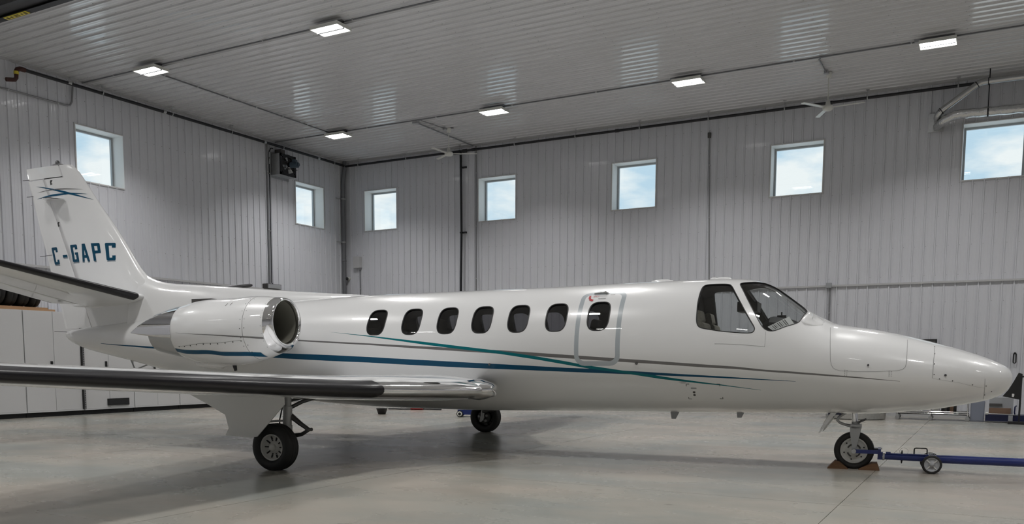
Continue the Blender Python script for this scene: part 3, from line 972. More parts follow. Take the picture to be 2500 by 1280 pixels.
# rain-removal air duct at the foot of the windscreen
for sd in (-1, 1):
    mb = MB()
    base_ = [(5.425, 43.5), (5.452, 54), (5.478, 66), (5.50, 74), (5.60, 76), (5.68, 66), (5.66, 54), (5.56, 45), (5.47, 41.5)]
    A = [fp(x, t_, -.003, sd) for x, t_ in base_]
    hs_ = [.026, .030, .030, .024, .008, .003, .003, .008, .020]
    rows_ = [A]
    for sc_, hh in ((.04, .5), (.10, .85), (.2, 1.0), (.4, 1.0), (.65, 1.0), (.92, 1.0)):
        rows_.append([fp(x + (5.54 - x) * sc_, t_ + (58 - t_) * sc_, h_ * hh, sd) for (x, t_), h_ in zip(base_, hs_)])
    mb.loft(rows_, smooth=True, caps=(False, True)); mb.build('windscreen_air_duct', 'white', fuselage)
# tail-cone bumper light and tie-down ring
mb = MB(); mb.tube([(-5.12, 0, 1.23), (-5.05, 0, 1.09), (-4.99, 0, 1.075), (-4.80, 0, 1.135), (-4.74, 0, 1.15)], .012, 8); mb.build('tie_down_ring', 'geargrey', fuselage)
mb = MB(); mb.cyl((-6.46, -.02, 1.69), (-6.78, -.04, 1.70), .004, n=6); mb.build('static_wick', 'black', fuselage)

# ------------------------------------------------------------------ aerofoil lofts
def naca(c, t):
    """half thickness fraction at chord fraction c"""
    return 5 * t * (.2969 * math.sqrt(max(c, 0)) - .126 * c - .3516 * c**2 + .2843 * c**3 - .1036 * c**4)


CH = [0, .002, .006, .014, .027, .045, .07, .10, .15, .21, .28, .36, .45, .55, .65, .72, .78, .84, .90, .95, 1.0]


def chord_pts(c0, c1):
    p = [c for c in CH if c0 + 1e-6 < c < c1 - 1e-6]
    return [c0] + p + [c1]


def foil(le, te, t, c0, c1, up=Vector((0, 0, 1)), camber=.015, off=0.0):
    """closed section between chord fractions c0..c1: upper from c1 to c0, lower back to c1"""
    le = Vector(le); te = Vector(te); ch = (te - le); L = ch.length
    P = chord_pts(c0, c1); U = []; D = []
    for c in P:
        h = naca(c, t) * L; k = camber * 4 * c * (1 - c) * L
        o = off * (1 - 0 * c)
        U.append(le + ch * c + up * (k + h + o) - ch.normalized() * (o if c < .02 else 0))
        D.append(le + ch * c + up * (k - h - o) - ch.normalized() * (o if c < .02 else 0))
    if c0 <= 1e-6: return list(reversed(U)) + D[1:]
    return list(reversed(U)) + D


def interp_tab(tab, s):
    for a, b in zip(tab, tab[1:]):
        if a[0] <= s <= b[0]:
            k = (s - a[0]) / (b[0] - a[0]); return [p + (q - p) * k for p, q in zip(a[1:], b[1:])]
    return list(tab[-1][1:] if s > tab[-1][0] else tab[0][1:])


def surface(name, tab, spans, c0, c1, mat_, parent, side, off=0.0, up=Vector((0, 0, 1)), camber=.015, caps=(True, True)):
    """loft of foil sections; tab rows: span, LEx, LEz, TEx, TEz, t/c"""
    secs = []
    for s in spans:
        lx, lz, tx, tz, t = interp_tab(tab, s)
        secs.append(foil((lx, side * s, lz), (tx, side * s, tz), t, c0, c1, up, camber, off))
    mb = MB(); mb.loft(secs, caps=caps)
    o = mb.build(name, mat_, parent)
    return o


WING = [(.40, 1.30, .86, -1.62, .78, .110), (.60, 1.56, .865, -1.60, .78, .104), (.75, 1.72, .87, -1.58, .785, .101), (.88, 1.82, .873, -1.55, .79, .100), (1.0, 1.865, .875, -1.52, .80, .100), (1.08, 1.855, .876, -1.50, .80, .100), (1.6, 1.56, .885, -1.42, .82, .103), (2.53, 1.05, .912, -1.28, .865, .118), (3.93, .95, .980, -1.07, .945, .118),
        (5.40, .85, 1.060, -.86, 1.035, .118), (6.75, .72, 1.135, -.66, 1.12, .118), (7.75, .62, 1.19, -.52, 1.18, .11), (7.95, .50, 1.20, -.48, 1.19, .08)]
for sd in (-1, 1):
    sp_all = [.40, .60, .75, .88, 1.0, 1.08, 1.3, 1.6, 1.9, 2.2, 2.53, 3, 3.5, 3.93, 4.4, 4.9, 5.4, 6, 6.4, 6.75, 7.2, 7.6, 7.75, 7.88, 7.95]
    wing = surface('wing', WING, sp_all, 0, .745, 'white', jet, sd)
    surface('flap', WING, [1.06, 1.6, 2.53, 3.2, 3.93, 4.78], .752, 1.0, 'white', wing, sd)
    surface('aileron', WING, [4.82, 5.4, 6.1, 6.75, 7.55], .752, 1.0, 'white', wing, sd)
    surface('wing_tip_fairing', WING, [7.58, 7.75, 7.95], .752, 1.0, 'white', wing, sd)
    surface('deice_boot', WING, [2.40, 2.44, 2.53, 3, 3.5, 3.93, 4.4, 4.9, 5.4, 6, 6.4, 6.75, 7.2, 7.55], 0, .065, 'boot', wing, sd, off=.006)
    surface('polished_leading_edge', WING, [1.0, 1.08, 1.3, 1.6, 1.9, 2.2, 2.40], 0, .050, 'chrome', wing, sd, off=.004)
    # rounded polished cuff where the leading edge meets the body
    mb = MB(); secs = []
    for k, s in enumerate(np.linspace(1.20, .56, 15)):
        q = k / 14
        lx, lz, tx, tz, t = interp_tab(WING, s)
        g = .026 * math.sin(q * PI) + .004
        secs.append(foil((lx + .012 * math.sin(q * PI), sd * s, lz), (tx, sd * s, tz), t, 0, .062, off=g))
    mb.loft(secs, caps=(True, True)); mb.build('leading_edge_cuff', 'chrome', wing)
    # blade inspection lamps and static wicks on the trailing edge
    for s in (5.2, 6.0, 6.8):
        lx, lz, tx, tz, t = interp_tab(WING, s)
        mb = MB(); mb.cyl((tx, sd * s, tz), (tx - .16, sd * s, tz - .01), .004, n=6); mb.build('static_wick', 'black', wing)

# horizontal tail
STAB = [(.10, -4.60, 2.215, -6.53, 2.13, .10), (.25, -4.62, 2.24, -6.52, 2.152, .10), (3.10, -5.10, 2.69, -6.19, 2.60, .09), (3.28, -5.24, 2.715, -6.15, 2.63, .05)]
for sd in (-1, 1):
    sps = [.10, .25, .8, 1.4, 2.0, 2.6, 3.10, 3.2, 3.28]
    st = surface('tailplane', STAB, sps, 0, .66, 'white', jet, sd, camber=0)
    surface('elevator', STAB, [.30, .8, 1.4, 2.0, 2.6, 3.10], .668, 1.0, 'white', st, sd, camber=0)
    surface('tailplane_tip', STAB, [3.12, 3.2, 3.28], .668, 1.0, 'white', st, sd, camber=0)
    surface('deice_boot', STAB, [.27, .32, .8, 1.4, 2.0, 2.6, 3.08], 0, .062, 'boot', st, sd, off=.005, camber=0)
    for s in (1.5, 2.2, 2.9):
        lx, lz, tx, tz, t = interp_tab(STAB, s)
        mb = MB(); mb.cyl((tx, sd * s, tz), (tx - .15, sd * s, tz), .004, n=6); mb.build('static_wick', 'black', st)

# vertical tail: rows z, LE x, TE x, t/c
FINLE = pchip([1.70, 2.20, 2.43, 2.485, 2.546, 2.706, 2.995, 3.376, 3.763, 4.166, 4.393, 4.44], [-3.9, -4.3, -4.52, -4.58, -4.66, -4.83, -5.04, -5.325, -5.649, -5.962, -6.163, -6.25])
FINTE = pchip([1.74, 2.12, 2.70, 3.106, 3.467, 3.87, 4.212, 4.45], [-6.557, -6.657, -6.844, -6.941, -7.063, -7.16, -7.261, -7.308])
HINGE = lambda z: -5.84 - .4233 * (z - 1.78)


def fin_half(x, z):
    le, te = float(FINLE(z)), float(FINTE(z)); c = (le - x) / (le - te)
    t = .145 - .045 * min(1, max(0, (z - 2.2) / 2.2))
    return naca(min(max(c, 0), 1), t) * (le - te) if 0 <= c <= 1 else 0


def fin_sec(z, x0, x1, off=0.0):
    """closed section from x0 (front) back to x1"""
    le, te = float(FINLE(z)), float(FINTE(z)); L = le - te
    cs = chord_pts(max(0, (le - x0) / L), min(1, (le - x1) / L))
    # fixed count so that sections can be lofted
    c0, c1 = cs[0], cs[-1]; n = 18
    qs = [c0 + (c1 - c0) * (k / n) ** 1.7 for k in range(n + 1)]
    t = .145 - .045 * min(1, max(0, (z - 2.2) / 2.2))
    Lf = [Vector((le - L * c, naca(c, t) * L + off, z)) for c in qs]
    Rt = [Vector((le - L * c, -naca(c, t) * L - off, z)) for c in qs]
    return list(reversed(Lf)) + Rt[1:]


mb = MB()
zs = [1.70, 1.9, 2.1, 2.25, 2.36, 2.43, 2.485, 2.55, 2.62, 2.706, 2.85, 2.995, 3.2, 3.376, 3.6, 3.763, 3.95, 4.1, 4.245]
mb.loft([fin_sec(z, 9, max(HINGE(z), float(FINTE(z)))) for z in zs], caps=(True, True))
zt2 = [4.245, 4.30, 4.36, 4.40, 4.43, 4.45]
mb.loft([fin_sec(z, 9, -6.40 - .435 * (z - 4.256)) for z in zt2], caps=(False, True))
fin = mb.build('fin', 'white', jet)
mb = MB(); zr = [1.75, 2.1, 2.4, 2.7, 3.0, 3.4, 3.8, 4.1, 4.243]
mb.loft([fin_sec(z, HINGE(z) - .010, -99) for z in zr], caps=(True, True))
mb.loft([fin_sec(z, -6.415 - .435 * (z - 4.256), -99) for z in (4.262, 4.30, 4.36, 4.40, 4.43, 4.452)], caps=(True, True))
rudder = mb.build('rudder', 'white', jet)
mb = MB(); mb.loft([[Vector((HINGE(z) + .02, s * (fin_half(HINGE(z), z) - .012), z)) for s in (-1, 1)] + [Vector((HINGE(z) - .02, s * (fin_half(HINGE(z) - .02, z) - .012), z)) for s in (1, -1)] for z in zr], smooth=False); mb.build('hinge_gap', 'line', rudder)
# dorsal spine sweeping up into the fin
DZ = pchip([-4.75, -4.5, -4.28, -4.1, -3.53, -2.31, -1.5, -.55, -.35], [2.60, 2.50, 2.45, 2.432, 2.395, 2.299, 2.234, 2.170, 2.155])
mb = MB(); secs = []
for x in (-4.9, -4.75, -4.6, -4.5, -4.4, -4.28, -4.1, -3.8, -3.5, -3.1, -2.7, -2.31, -1.9, -1.5, -1.1, -.8, -.55, -.35):
    zt_, zf = float(DZ(x)), float(ZT(x)); hw = .26 if x < -3 else .26 * max(0.12, (-x - .2) / 2.8)
    zf2 = zf - (.10 if x < -2 else .03 + .02 * -x)
    sec = []
    for k in range(13):
        a = PI * k / 12; u = math.cos(a)
        h = max(0, math.sin(a)) ** (1.5 + .4 * min(1, (zt_ - zf) * 3))
        sec.append(Vector((x, -u * hw, zf2 + (zt_ - zf2) * h)))
    secs.append(sec)
mb.loft(secs, closed=False); mb.build('dorsal_fairing', 'white', fin)
# fin fairing around the tailplane root
mb = MB(); secs = []
for x, hw, z0, z1 in ((-4.35, .03, 2.16, 2.24), (-4.6, .17, 2.10, 2.33), (-5.1, .21, 2.05, 2.35), (-5.7, .17, 2.02, 2.30), (-6.3, .06, 2.07, 2.20), (-6.5, .02, 2.11, 2.16)):
    secs.append([Vector((x, hw * math.cos(2 * PI * k / 16), (z0 + z1) / 2 + (z1 - z0) / 2 * math.sin(2 * PI * k / 16))) for k in range(16)])
mb.loft(secs, caps=(True, True)); mb.build('tailplane_root_fairing', 'white', fin)


def fin_patch(name, poly, m, par, off=.003, side=-1):
    """thin flat marking on the fin; poly in (x, z)"""
    P3 = [Vector((x, side * (fin_half(x, z) + off), z)) for x, z in poly]
    tris = tessellate_polygon([[Vector((x, z, 0)) for x, z in poly]])
    mb = MB(); mb.add(P3, [tuple(t) for t in tris]); mb.add([p - Vector((0, side * off * .9, 0)) for p in P3], [tuple(t) for t in tris])
    n_ = len(P3); q = P3 + [p - Vector((0, side * off * .9, 0)) for p in P3]
    mb.add(q, [(i, (i + 1) % n_, n_ + (i + 1) % n_, n_ + i) for i in range(n_)])
    return mb.build(name, m, par)


# registration letters C-GAPC, blocky capitals in unit boxes, each laid into its own quad
s_ = .34; q_ = .20
G_C = [(.12, 0), (.92, 0), (1, .05), (1, .28), (1 - s_, .28), (1 - s_, .16), (s_, .16), (s_, .84), (1 - s_, .84), (1 - s_, .72), (1, .72), (1, .95), (.92, 1), (.08, 1), (0, .95), (0, .05)]
G_G = [(.12, 0), (1, 0), (1, .55), (.52, .55), (.52, .42), (1 - s_, .42), (1 - s_, .16), (s_, .16), (s_, .84), (1 - s_, .84), (1 - s_, .72), (1, .72), (1, .95), (.92, 1), (.08, 1), (0, .95), (0, .05)]
G_D = [(0, 0), (1, 0), (1, 1), (0, 1)]
G_P = [(0, 0), (.30, 0), (.30, .40), (.92, .40), (1, .46), (1, .94), (.92, 1), (.0, 1), (.0, .5), (.30, .55), (.30, .84), (.68, .84), (.68, .55), (.30, .55), (.0, .5)]
QUADS = [(G_C, [(-6.775, 3.112), (-6.625, 3.113), (-6.570, 2.824), (-6.709, 2.822)]),
         (G_D, [(-6.481, 2.973), (-6.363, 2.973), (-6.352, 2.930), (-6.470, 2.930)]),
         (G_G, [(-6.275, 3.129), (-6.110, 3.130), (-6.060, 2.843), (-6.215, 2.839)]),
         (None, [(-5.985, 3.133), (-5.915, 3.130), (-5.797, 2.839), (-5.975, 2.839)]),
         (G_P, [(-5.770, 3.130), (-5.581, 3.128), (-5.523, 2.838), (-5.706, 2.840)]),
         (G_C, [(-5.469, 3.123), (-5.260, 3.119), (-5.239, 2.834), (-5.420, 2.834)])]


def bil(q, u, v):
    tl, tr, br, bl = q
    return tuple((bl[k] * (1 - u) + br[k] * u) * (1 - v) + (tl[k] * (1 - u) + tr[k] * u) * v for k in (0, 1))


def dens2(poly, d=.25):
    out = []
    for a, b in zip(poly, poly[1:] + poly[:1]):
        n_ = max(1, int(math.hypot(b[0] - a[0], b[1] - a[1]) / d))
        out += [(a[0] + (b[0] - a[0]) * k / n_, a[1] + (b[1] - a[1]) * k / n_) for k in range(n_)]
    return out


for g, q in QUADS:
    par = rudder if q[0][0] < -6.3 else fin
    parts = []
    if g is None:      # the A: two legs, a bar and a cap
        w = q[3][0], q[2][0], q[0][0], q[1][0]; z0, z1 = 2.839, 3.132
        BLx, BRx, TLx, TRx = -5.975, -5.797, -5.985, -5.915
        lw = .050
        parts = [[(BLx, z0), (BLx + lw, z0), (TLx + .052, z1), (TLx, z1)],
                 [(BRx - lw, z0), (BRx, z0), (TRx, z1), (TRx - .052, z1)],
                 [(BLx + .02, z0 + .062), (BRx - .035, z0 + .062), (BRx - .052, z0 + .105), (BLx + .02, z0 + .105)]]
    elif g is G_P:     # stem and bowl
        for u0, u1, v0, v1 in ((0, .31, 0, 1), (.30, .95, .84, 1), (.30, .95, .42, .58), (.69, 1, .45, .97)):
            parts.append([bil(q, u, v) for u, v in ((u0, v0), (u1, v0), (u1, v1), (u0, v1))])
    else:
        parts = [[bil(q, u, v) for u, v in g]]
    allp = []
    for i, pp in enumerate(parts):
        fin_patch('registration_letter' if i == 0 else 'letter_stroke', pp, 'navy', par, .004 + .0004 * i)
    # drop-shadow rule under each letter
    zb_ = min(p[1] for p in q); xa, xb = q[3][0], q[2][0]
    if g is G_P: xb = xa + .31 * (xb - xa)
    if g is None:
        for a_, b_ in ((xa, xa + .05), (xb - .05, xb)): fin_patch('letter_shadow', [(a_ + .002, zb_ - .014), (b_ + .002, zb_ - .014), (b_, zb_ - .007), (a_, zb_ - .007)], 'navy', par, .003)
    else: fin_patch('letter_shadow', [(xa + .012, zb_ - .014), (xb + .002, zb_ - .014), (xb, zb_ - .007), (xa + .006, zb_ - .007)], 'navy', par, .003)


def swoosh(pts, wmax, m, peak=.55):
    n_ = len(pts); L = []; U = []
    xs_ = [p[0] for p in pts]; zs_ = [p[1] for p in pts]; f_ = pchip(xs_, zs_)
    N_ = 24
    for k in range(N_ + 1):
        x = xs_[0] + (xs_[-1] - xs_[0]) * k / N_; s = k / N_
        w = wmax * (s / peak if s < peak else (1 - s) / (1 - peak)) ** .8 / 2
        z = float(f_(x)); U.append((x, z + w)); L.append((x, z - w))
    for a, b, par in ((0, N_, fin),):
        pass
    segs = [[], []]
    for k in range(N_):
        par = rudder if U[k][0] < -6.78 else fin
        segs[0 if par is rudder else 1].append(k)
    for ks, par in zip(segs, (rudder, fin)):
        if not ks: continue
        mb = MB()
        P3 = lambda p: Vector((p[0], -(fin_half(*p) + .004), p[1]))
        for k in ks: mb.add([P3(L[k]), P3(L[k + 1]), P3(U[k + 1]), P3(U[k])], [(0, 1, 2, 3)])
        mb.build('fin_stripe', m, par)


swoosh([(-7.078, 4.147), (-6.801, 4.098), (-6.555, 4.045), (-6.26, 3.975), (-5.995, 3.908), (-5.742, 3.842)], .036, 'blue')
swoosh([(-7.07, 3.937), (-6.874, 3.955), (-6.676, 3.967), (-6.295, 3.970), (-6.061, 3.958), (-5.856, 3.94)], .034, 'blue', .4)
swoosh([(-7.063, 4.038), (-6.867, 4.054), (-6.67, 4.060), (-6.404, 4.054), (-6.16, 4.038), (-5.954, 4.019)], .020, 'greystripe')
# tail beacon, horn gap, cat-whisker aerials, small dark vents
mb = MB(); mb.rbox((-6.57, 0, 4.462), (.20, .10, .04), .04); mb.build('beacon_base', 'chrome', fin)
mb = MB(); mb.lathe([(0, .035), (.03, .033), (.045, .02), (.05, 0)], (-6.57, 0, 4.495), (0, 0, 1), 12); mb.build('beacon', 'darksteel', fin)
fin_patch('horn_gap', [(-6.845, 4.244), (-6.40, 4.252), (-6.40, 4.262), (-6.845, 4.262)], 'ink', fin, .002)
for s in (-1, 1):
    mb = MB(); mb.add([(-6.85, s * .05, 3.905), (-6.57, s * .06, 3.907), (-6.34, s * .09, 3.88), (-6.45, s * .30, 3.885), (-6.62, s * .30, 3.885)], [(0, 1, 2, 3, 4)])
    mb.add([(-6.85, s * .05, 3.893), (-6.57, s * .06, 3.895), (-6.34, s * .09, 3.868), (-6.45, s * .30, 3.873), (-6.62, s * .30, 3.873)], [(0, 1, 2, 3, 4)])
    mb.build('blade_antenna', 'white', fin)
fin_patch('hinge_bracket', [(-6.70, 4.195), (-6.685, 4.22), (-6.64, 4.215), (-6.66, 4.20), (-6.675, 4.17), (-6.64, 4.155), (-6.69, 4.14)], 'ink', fin, .004)
fin_patch('hinge_bracket', [(-6.56, 3.50), (-6.545, 3.525), (-6.505, 3.52), (-6.53, 3.505), (-6.535, 3.47), (-6.505, 3.455), (-6.55, 3.445)], 'ink', fin, .004)
for z in (4.27, 3.99):
    mb = MB(); x = float(FINTE(z)); mb.cyl((x + .03, -.005, z), (x - .12, -.01, z), .004, n=6); mb.build('static_wick', 'black', rudder)
mb = MB(); mb.cyl((-6.72, -.06, 2.985), (-7.02, -.05, 2.97), .004, n=6); mb.build('static_wick', 'black', rudder)

# ------------------------------------------------------------------ engines
def engine(sd):
    cy = sd * 1.33
    eng = link('engine', None, jet, (0, 0, 0))
    ST = [(-1.04, 1.700, .355), (-1.2, 1.682, .390), (-1.4, 1.657, .428), (-1.6, 1.631, .449), (-1.8, 1.612, .455), (-2.1, 1.608, .4525), (-2.375, 1.612, .430), (-2.6, 1.620, .380), (-2.8, 1.632, .322), (-2.9, 1.640, .290)]
    ring = lambda x, zc, r, n=96: [Vector((x, cy + r * math.cos(2 * PI * k / n), zc + r * math.sin(2 * PI * k / n))) for k in range(n)]
    zc_f = pchip([-s[0] for s in ST], [s[1] for s in ST]); r_f = pchip([-s[0] for s in ST], [s[2] for s in ST])
    def nac(x, a, off=.0):
        zc = float(zc_f(-x)); r = float(r_f(-x)) + off
        return Vector((x, cy + sd * r * math.cos(R(a)), zc + r * math.sin(R(a))))
    xs_ = [-1.10, -1.15, -1.2, -1.26, -1.32, -1.375]
    mb = MB(); mb.loft([ring(x, float(zc_f(-x)), float(r_f(-x))) for x in xs_]); mb.build('nose_cowl', 'white', eng)
    xs_ = [-1.381 - .0315 * k for k in range(41)]
    mb = MB(); mb.loft([ring(x, float(zc_f(-x)), float(r_f(-x))) for x in xs_]); cowl = mb.build('engine_cowl', 'white', eng)
    mb = MB(); mb.loft([ring(-1.373, float(zc_f(1.373)), float(r_f(1.373)) - .004), ring(-1.383, float(zc_f(1.383)), float(r_f(1.383)) - .004)]); mb.build('cowl_gap', 'line', cowl)
    # polished lip and dark inlet
    mb = MB(); lip = [(-1.10, 1.694, .3705), (-1.06, 1.70, .361), (-1.02, 1.71, .346), (-.995, 1.72, .329), (-.982, 1.728, .311), (-.979, 1.732, .299), (-.985, 1.735, .289), (-1.0, 1.735, .281), (-1.05, 1.735, .275)]
    mb.loft([ring(x, z, r) for x, z, r in lip]); mb.build('inlet_lip', 'chrome', eng)
    mb = MB(); mb.loft([ring(x, z, r) for x, z, r in ((-1.05, 1.735, .275), (-1.2, 1.725, .272), (-1.45, 1.705, .280), (-1.62, 1.697, .295))]); mb.build('inlet_duct', 'inlet', eng)
    mb = MB(); mb.add(ring(-1.66, 1.697, .296), [tuple(range(96))]); mb.build('fan_backing', 'gap', eng)
    mb = MB(); mb.lathe([(0, .085), (.08, .07), (.14, .04), (.165, 0)], (-1.60, cy, 1.697), (1, 0, 0), 20); mb.build('spinner', 'darksteel', eng)
    bl = MB()
    bl.add([(0, -.02, .08), (.05, .02, .08), (.035, .045, .288), (-.02, -.03, .288)], [(0, 1, 2, 3)])
    bme = bl.mesh('fan_blade', 'fanblade')
    for k in range(24):
        link('fan_blade', bme, eng, (-1.62, cy, 1.697), (2 * PI * k / 24, 0, 0))
    # jet pipe and thrust-reverser buckets
    mb = MB(); mb.loft([ring(x, z, r) for x, z, r in ((-2.632, 1.6225, .366), (-2.75, 1.622, .352), (-2.9, 1.62, .325), (-3.05, 1.616, .292), (-3.13, 1.614, .272))]); mb.build('thrust_reverser', 'steel', eng)
    mb = MB(); mb.loft([ring(x, z, r) for x, z, r in ((-3.13, 1.614, .268), (-3.0, 1.62, .26), (-2.9, 1.625, .25))]); mb.add(ring(-2.9, 1.636, .24), [tuple(range(96))]); mb.build('jet_pipe', 'gap', eng)
    for y_s in (1, -1):       # pointed polished fairings either side, following the round of the jet pipe
        mb = MB(); secs = []
        for k in range(15):
            s = k / 14; x = -2.632 - .80 * s
            rr = .376 - .095 * s; q = 1 - s ** 1.8
            aa, ab = -5 - 10 * q, -3 + 57 * q
            O_ = [Vector((x, cy + sd * y_s * rr * math.cos(R(aa + (ab - aa) * i / 12)), 1.6225 + rr * math.sin(R(aa + (ab - aa) * i / 12)))) for i in range(13)]
            I_ = [Vector((x, cy + sd * y_s * (rr - .07 * q - .004) * math.cos(R(aa + (ab - aa) * i / 12)), 1.6225 + (rr - .07 * q - .004) * math.sin(R(aa + (ab - aa) * i / 12)))) for i in (12, 6, 0)]
            secs.append(O_ + I_)
        mb.loft(secs, caps=(True, True)); mb.build('reverser_fairing', 'chrome', eng)
    # stripes on the cowl
    def cowl_band(name, rows, m):
        X = [-r_[0] for r_ in rows][::-1]; fu = pchip([r_[0] for r_ in rows], [r_[1] for r_ in rows]); fl = pchip([r_[0] for r_ in rows], [r_[2] for r_ in rows])
        N_, J_ = 48, 6; grid = []
        for k in range(N_ + 1):
            xa = rows[0][0] + (rows[-1][0] - rows[0][0]) * k / N_
            u_, l_ = float(fu(xa)), float(fl(xa))
            grid += [nac(xa, u_ + (l_ - u_) * j / J_, .004) for j in range(J_ + 1)]
        mb = MB(); w_ = J_ + 1
        mb.add(grid, [(i * w_ + j, (i + 1) * w_ + j, (i + 1) * w_ + j + 1, i * w_ + j + 1) for i in range(N_) for j in range(J_)], 0, True); mb.build(name, m, cowl)
    cowl_band('blue_stripe', [(-2.63, -38.3, -47.5), (-2.3, -34, -42.8), (-2.05, -32.6, -40.6), (-1.7, -38.0, -46.8), (-1.45, -45.2, -56.0), (-1.32, -52.5, -68), (-1.25, -58, -80)], 'blue')
    cowl_band('grey_stripe', [(-2.50, -2.6, -2.8), (-2.403, -3.0, -3.3), (-1.83, -5.9, -7.3), (-1.34, -17.2, -19.7), (-1.11, -26.0, -29.8)], 'greystripe')
    # access-panel line, screws, latches, drain mast
    fa = pchip([-2.53, -1.99, -1.59, -1.42], [-29.5, -19.7, -20.4, -21.9])
    mb = MB(); A = [nac(-2.53 + .027 * k, float(fa(-2.53 + .027 * k)), .002) for k in range(42)]; B = [nac(-2.53 + .027 * k, float(fa(-2.53 + .027 * k)) - .6, .002) for k in range(42)]
    mb.add(A + B, [(i, i + 1, 43 + i, 42 + i) for i in range(41)], 0, True); mb.build('panel_gap', 'line', cowl)
    for k in range(10):
        x = -2.50 + .12 * k; aa = float(fa(x)) - 1.8; mb = MB(); mb.cyl(nac(x, aa, -.003), nac(x, aa, .003), .008, n=8); mb.build('fastener', 'ink', cowl)
    for a in range(-50, 80, 16):
        for x in (-1.35, -1.41):
            mb = MB(); mb.cyl(nac(x, a, -.003), nac(x, a, .0025), .006, n=6); mb.build('fastener', 'ink' if a < 0 else 'greybox', cowl)
        mb = MB(); mb.cyl(nac(-1.125, a, -.003), nac(-1.125, a, .0025), .005, n=6); mb.build('fastener', 'greybox', cowl)
    for x in (-1.735, -1.66):
        mb = MB(); P4 = [nac(x, 46, .002), nac(x + .010, 46, .002), nac(x + .022, 53, .002), nac(x + .012, 53, .002)]; mb.add(P4, [(0, 1, 2, 3)]); mb.build('cowl_latch', 'ink', cowl)
    mb = MB(); mb.cyl((-1.87, cy, 1.17), (-1.85, cy, 1.085), .03, .02, n=10); mb.build('drain_mast', 'black', cowl)
    mb = MB(); secs = []
    for x, w, z0 in ((-2.55, .02, 1.19), (-2.45, .09, 1.125), (-2.1, .10, 1.115), (-2.0, .02, 1.15)):
        secs.append([Vector((x, cy + w * math.cos(2 * PI * k / 12), z0 + .05 + .055 * math.sin(2 * PI * k / 12))) for k in range(12)])
    mb.loft(secs, caps=(True, True)); mb.build('belly_fairing', 'white', cowl)
    # pylon
    mb = MB(); secs = []
    for y in (.50, .75, 1.0):
        secs.append(foil((-1.25, sd * y, 1.66), (-3.45, sd * y, 1.64), .13, 0, 1.0, camber=0))
    mb.loft(secs, caps=(True, True)); mb.build('pylon', 'white', eng)
    # cooling intake behind the crown of the cowl
    mb = MB(); mb.bx((-3.50, sd * .20, 2.03), (-3.12, sd * .33, 2.16)); mb.build('air_intake', 'darkbox', eng)
    return eng


engine(-1); engine(1)


# ------------------------------------------------------------------ landing gear
def tyre(parent, c, r, w, rim, name='tyre', flat=.010, grooves=3):
    """tyre on a lateral axle with tread grooves and a slight flat at the floor"""
    c = Vector(c); prof = []
    hw = w / 2; n_ = 10
    side = [(-hw * .62, rim), (-hw * .80, rim + .010), (-hw * .98, rim + (r - rim) * .38), (-hw * .97, rim + (r - rim) * .62), (-hw * .86, rim + (r - rim) * .86), (-hw * .70, r - .006)]
    prof += side
    if grooves:
        for k in range(grooves):
            g = (-.5 + (k + .5) / grooves) * 1.15 * hw
            prof += [(g - .008, r), (g - .005, r - .008), (g + .005, r - .008), (g + .008, r)]
    else: prof += [(0, r)]
    prof += [(-a, b) for a, b in reversed(side)]
    mb = MB(); mb.lathe(prof, c, (0, 1, 0), 48)
    mb.v = [(v[0], v[1], max(v[2], c[2] - r + flat)) for v in mb.v]
    return mb.build(name, 'rubber', parent)


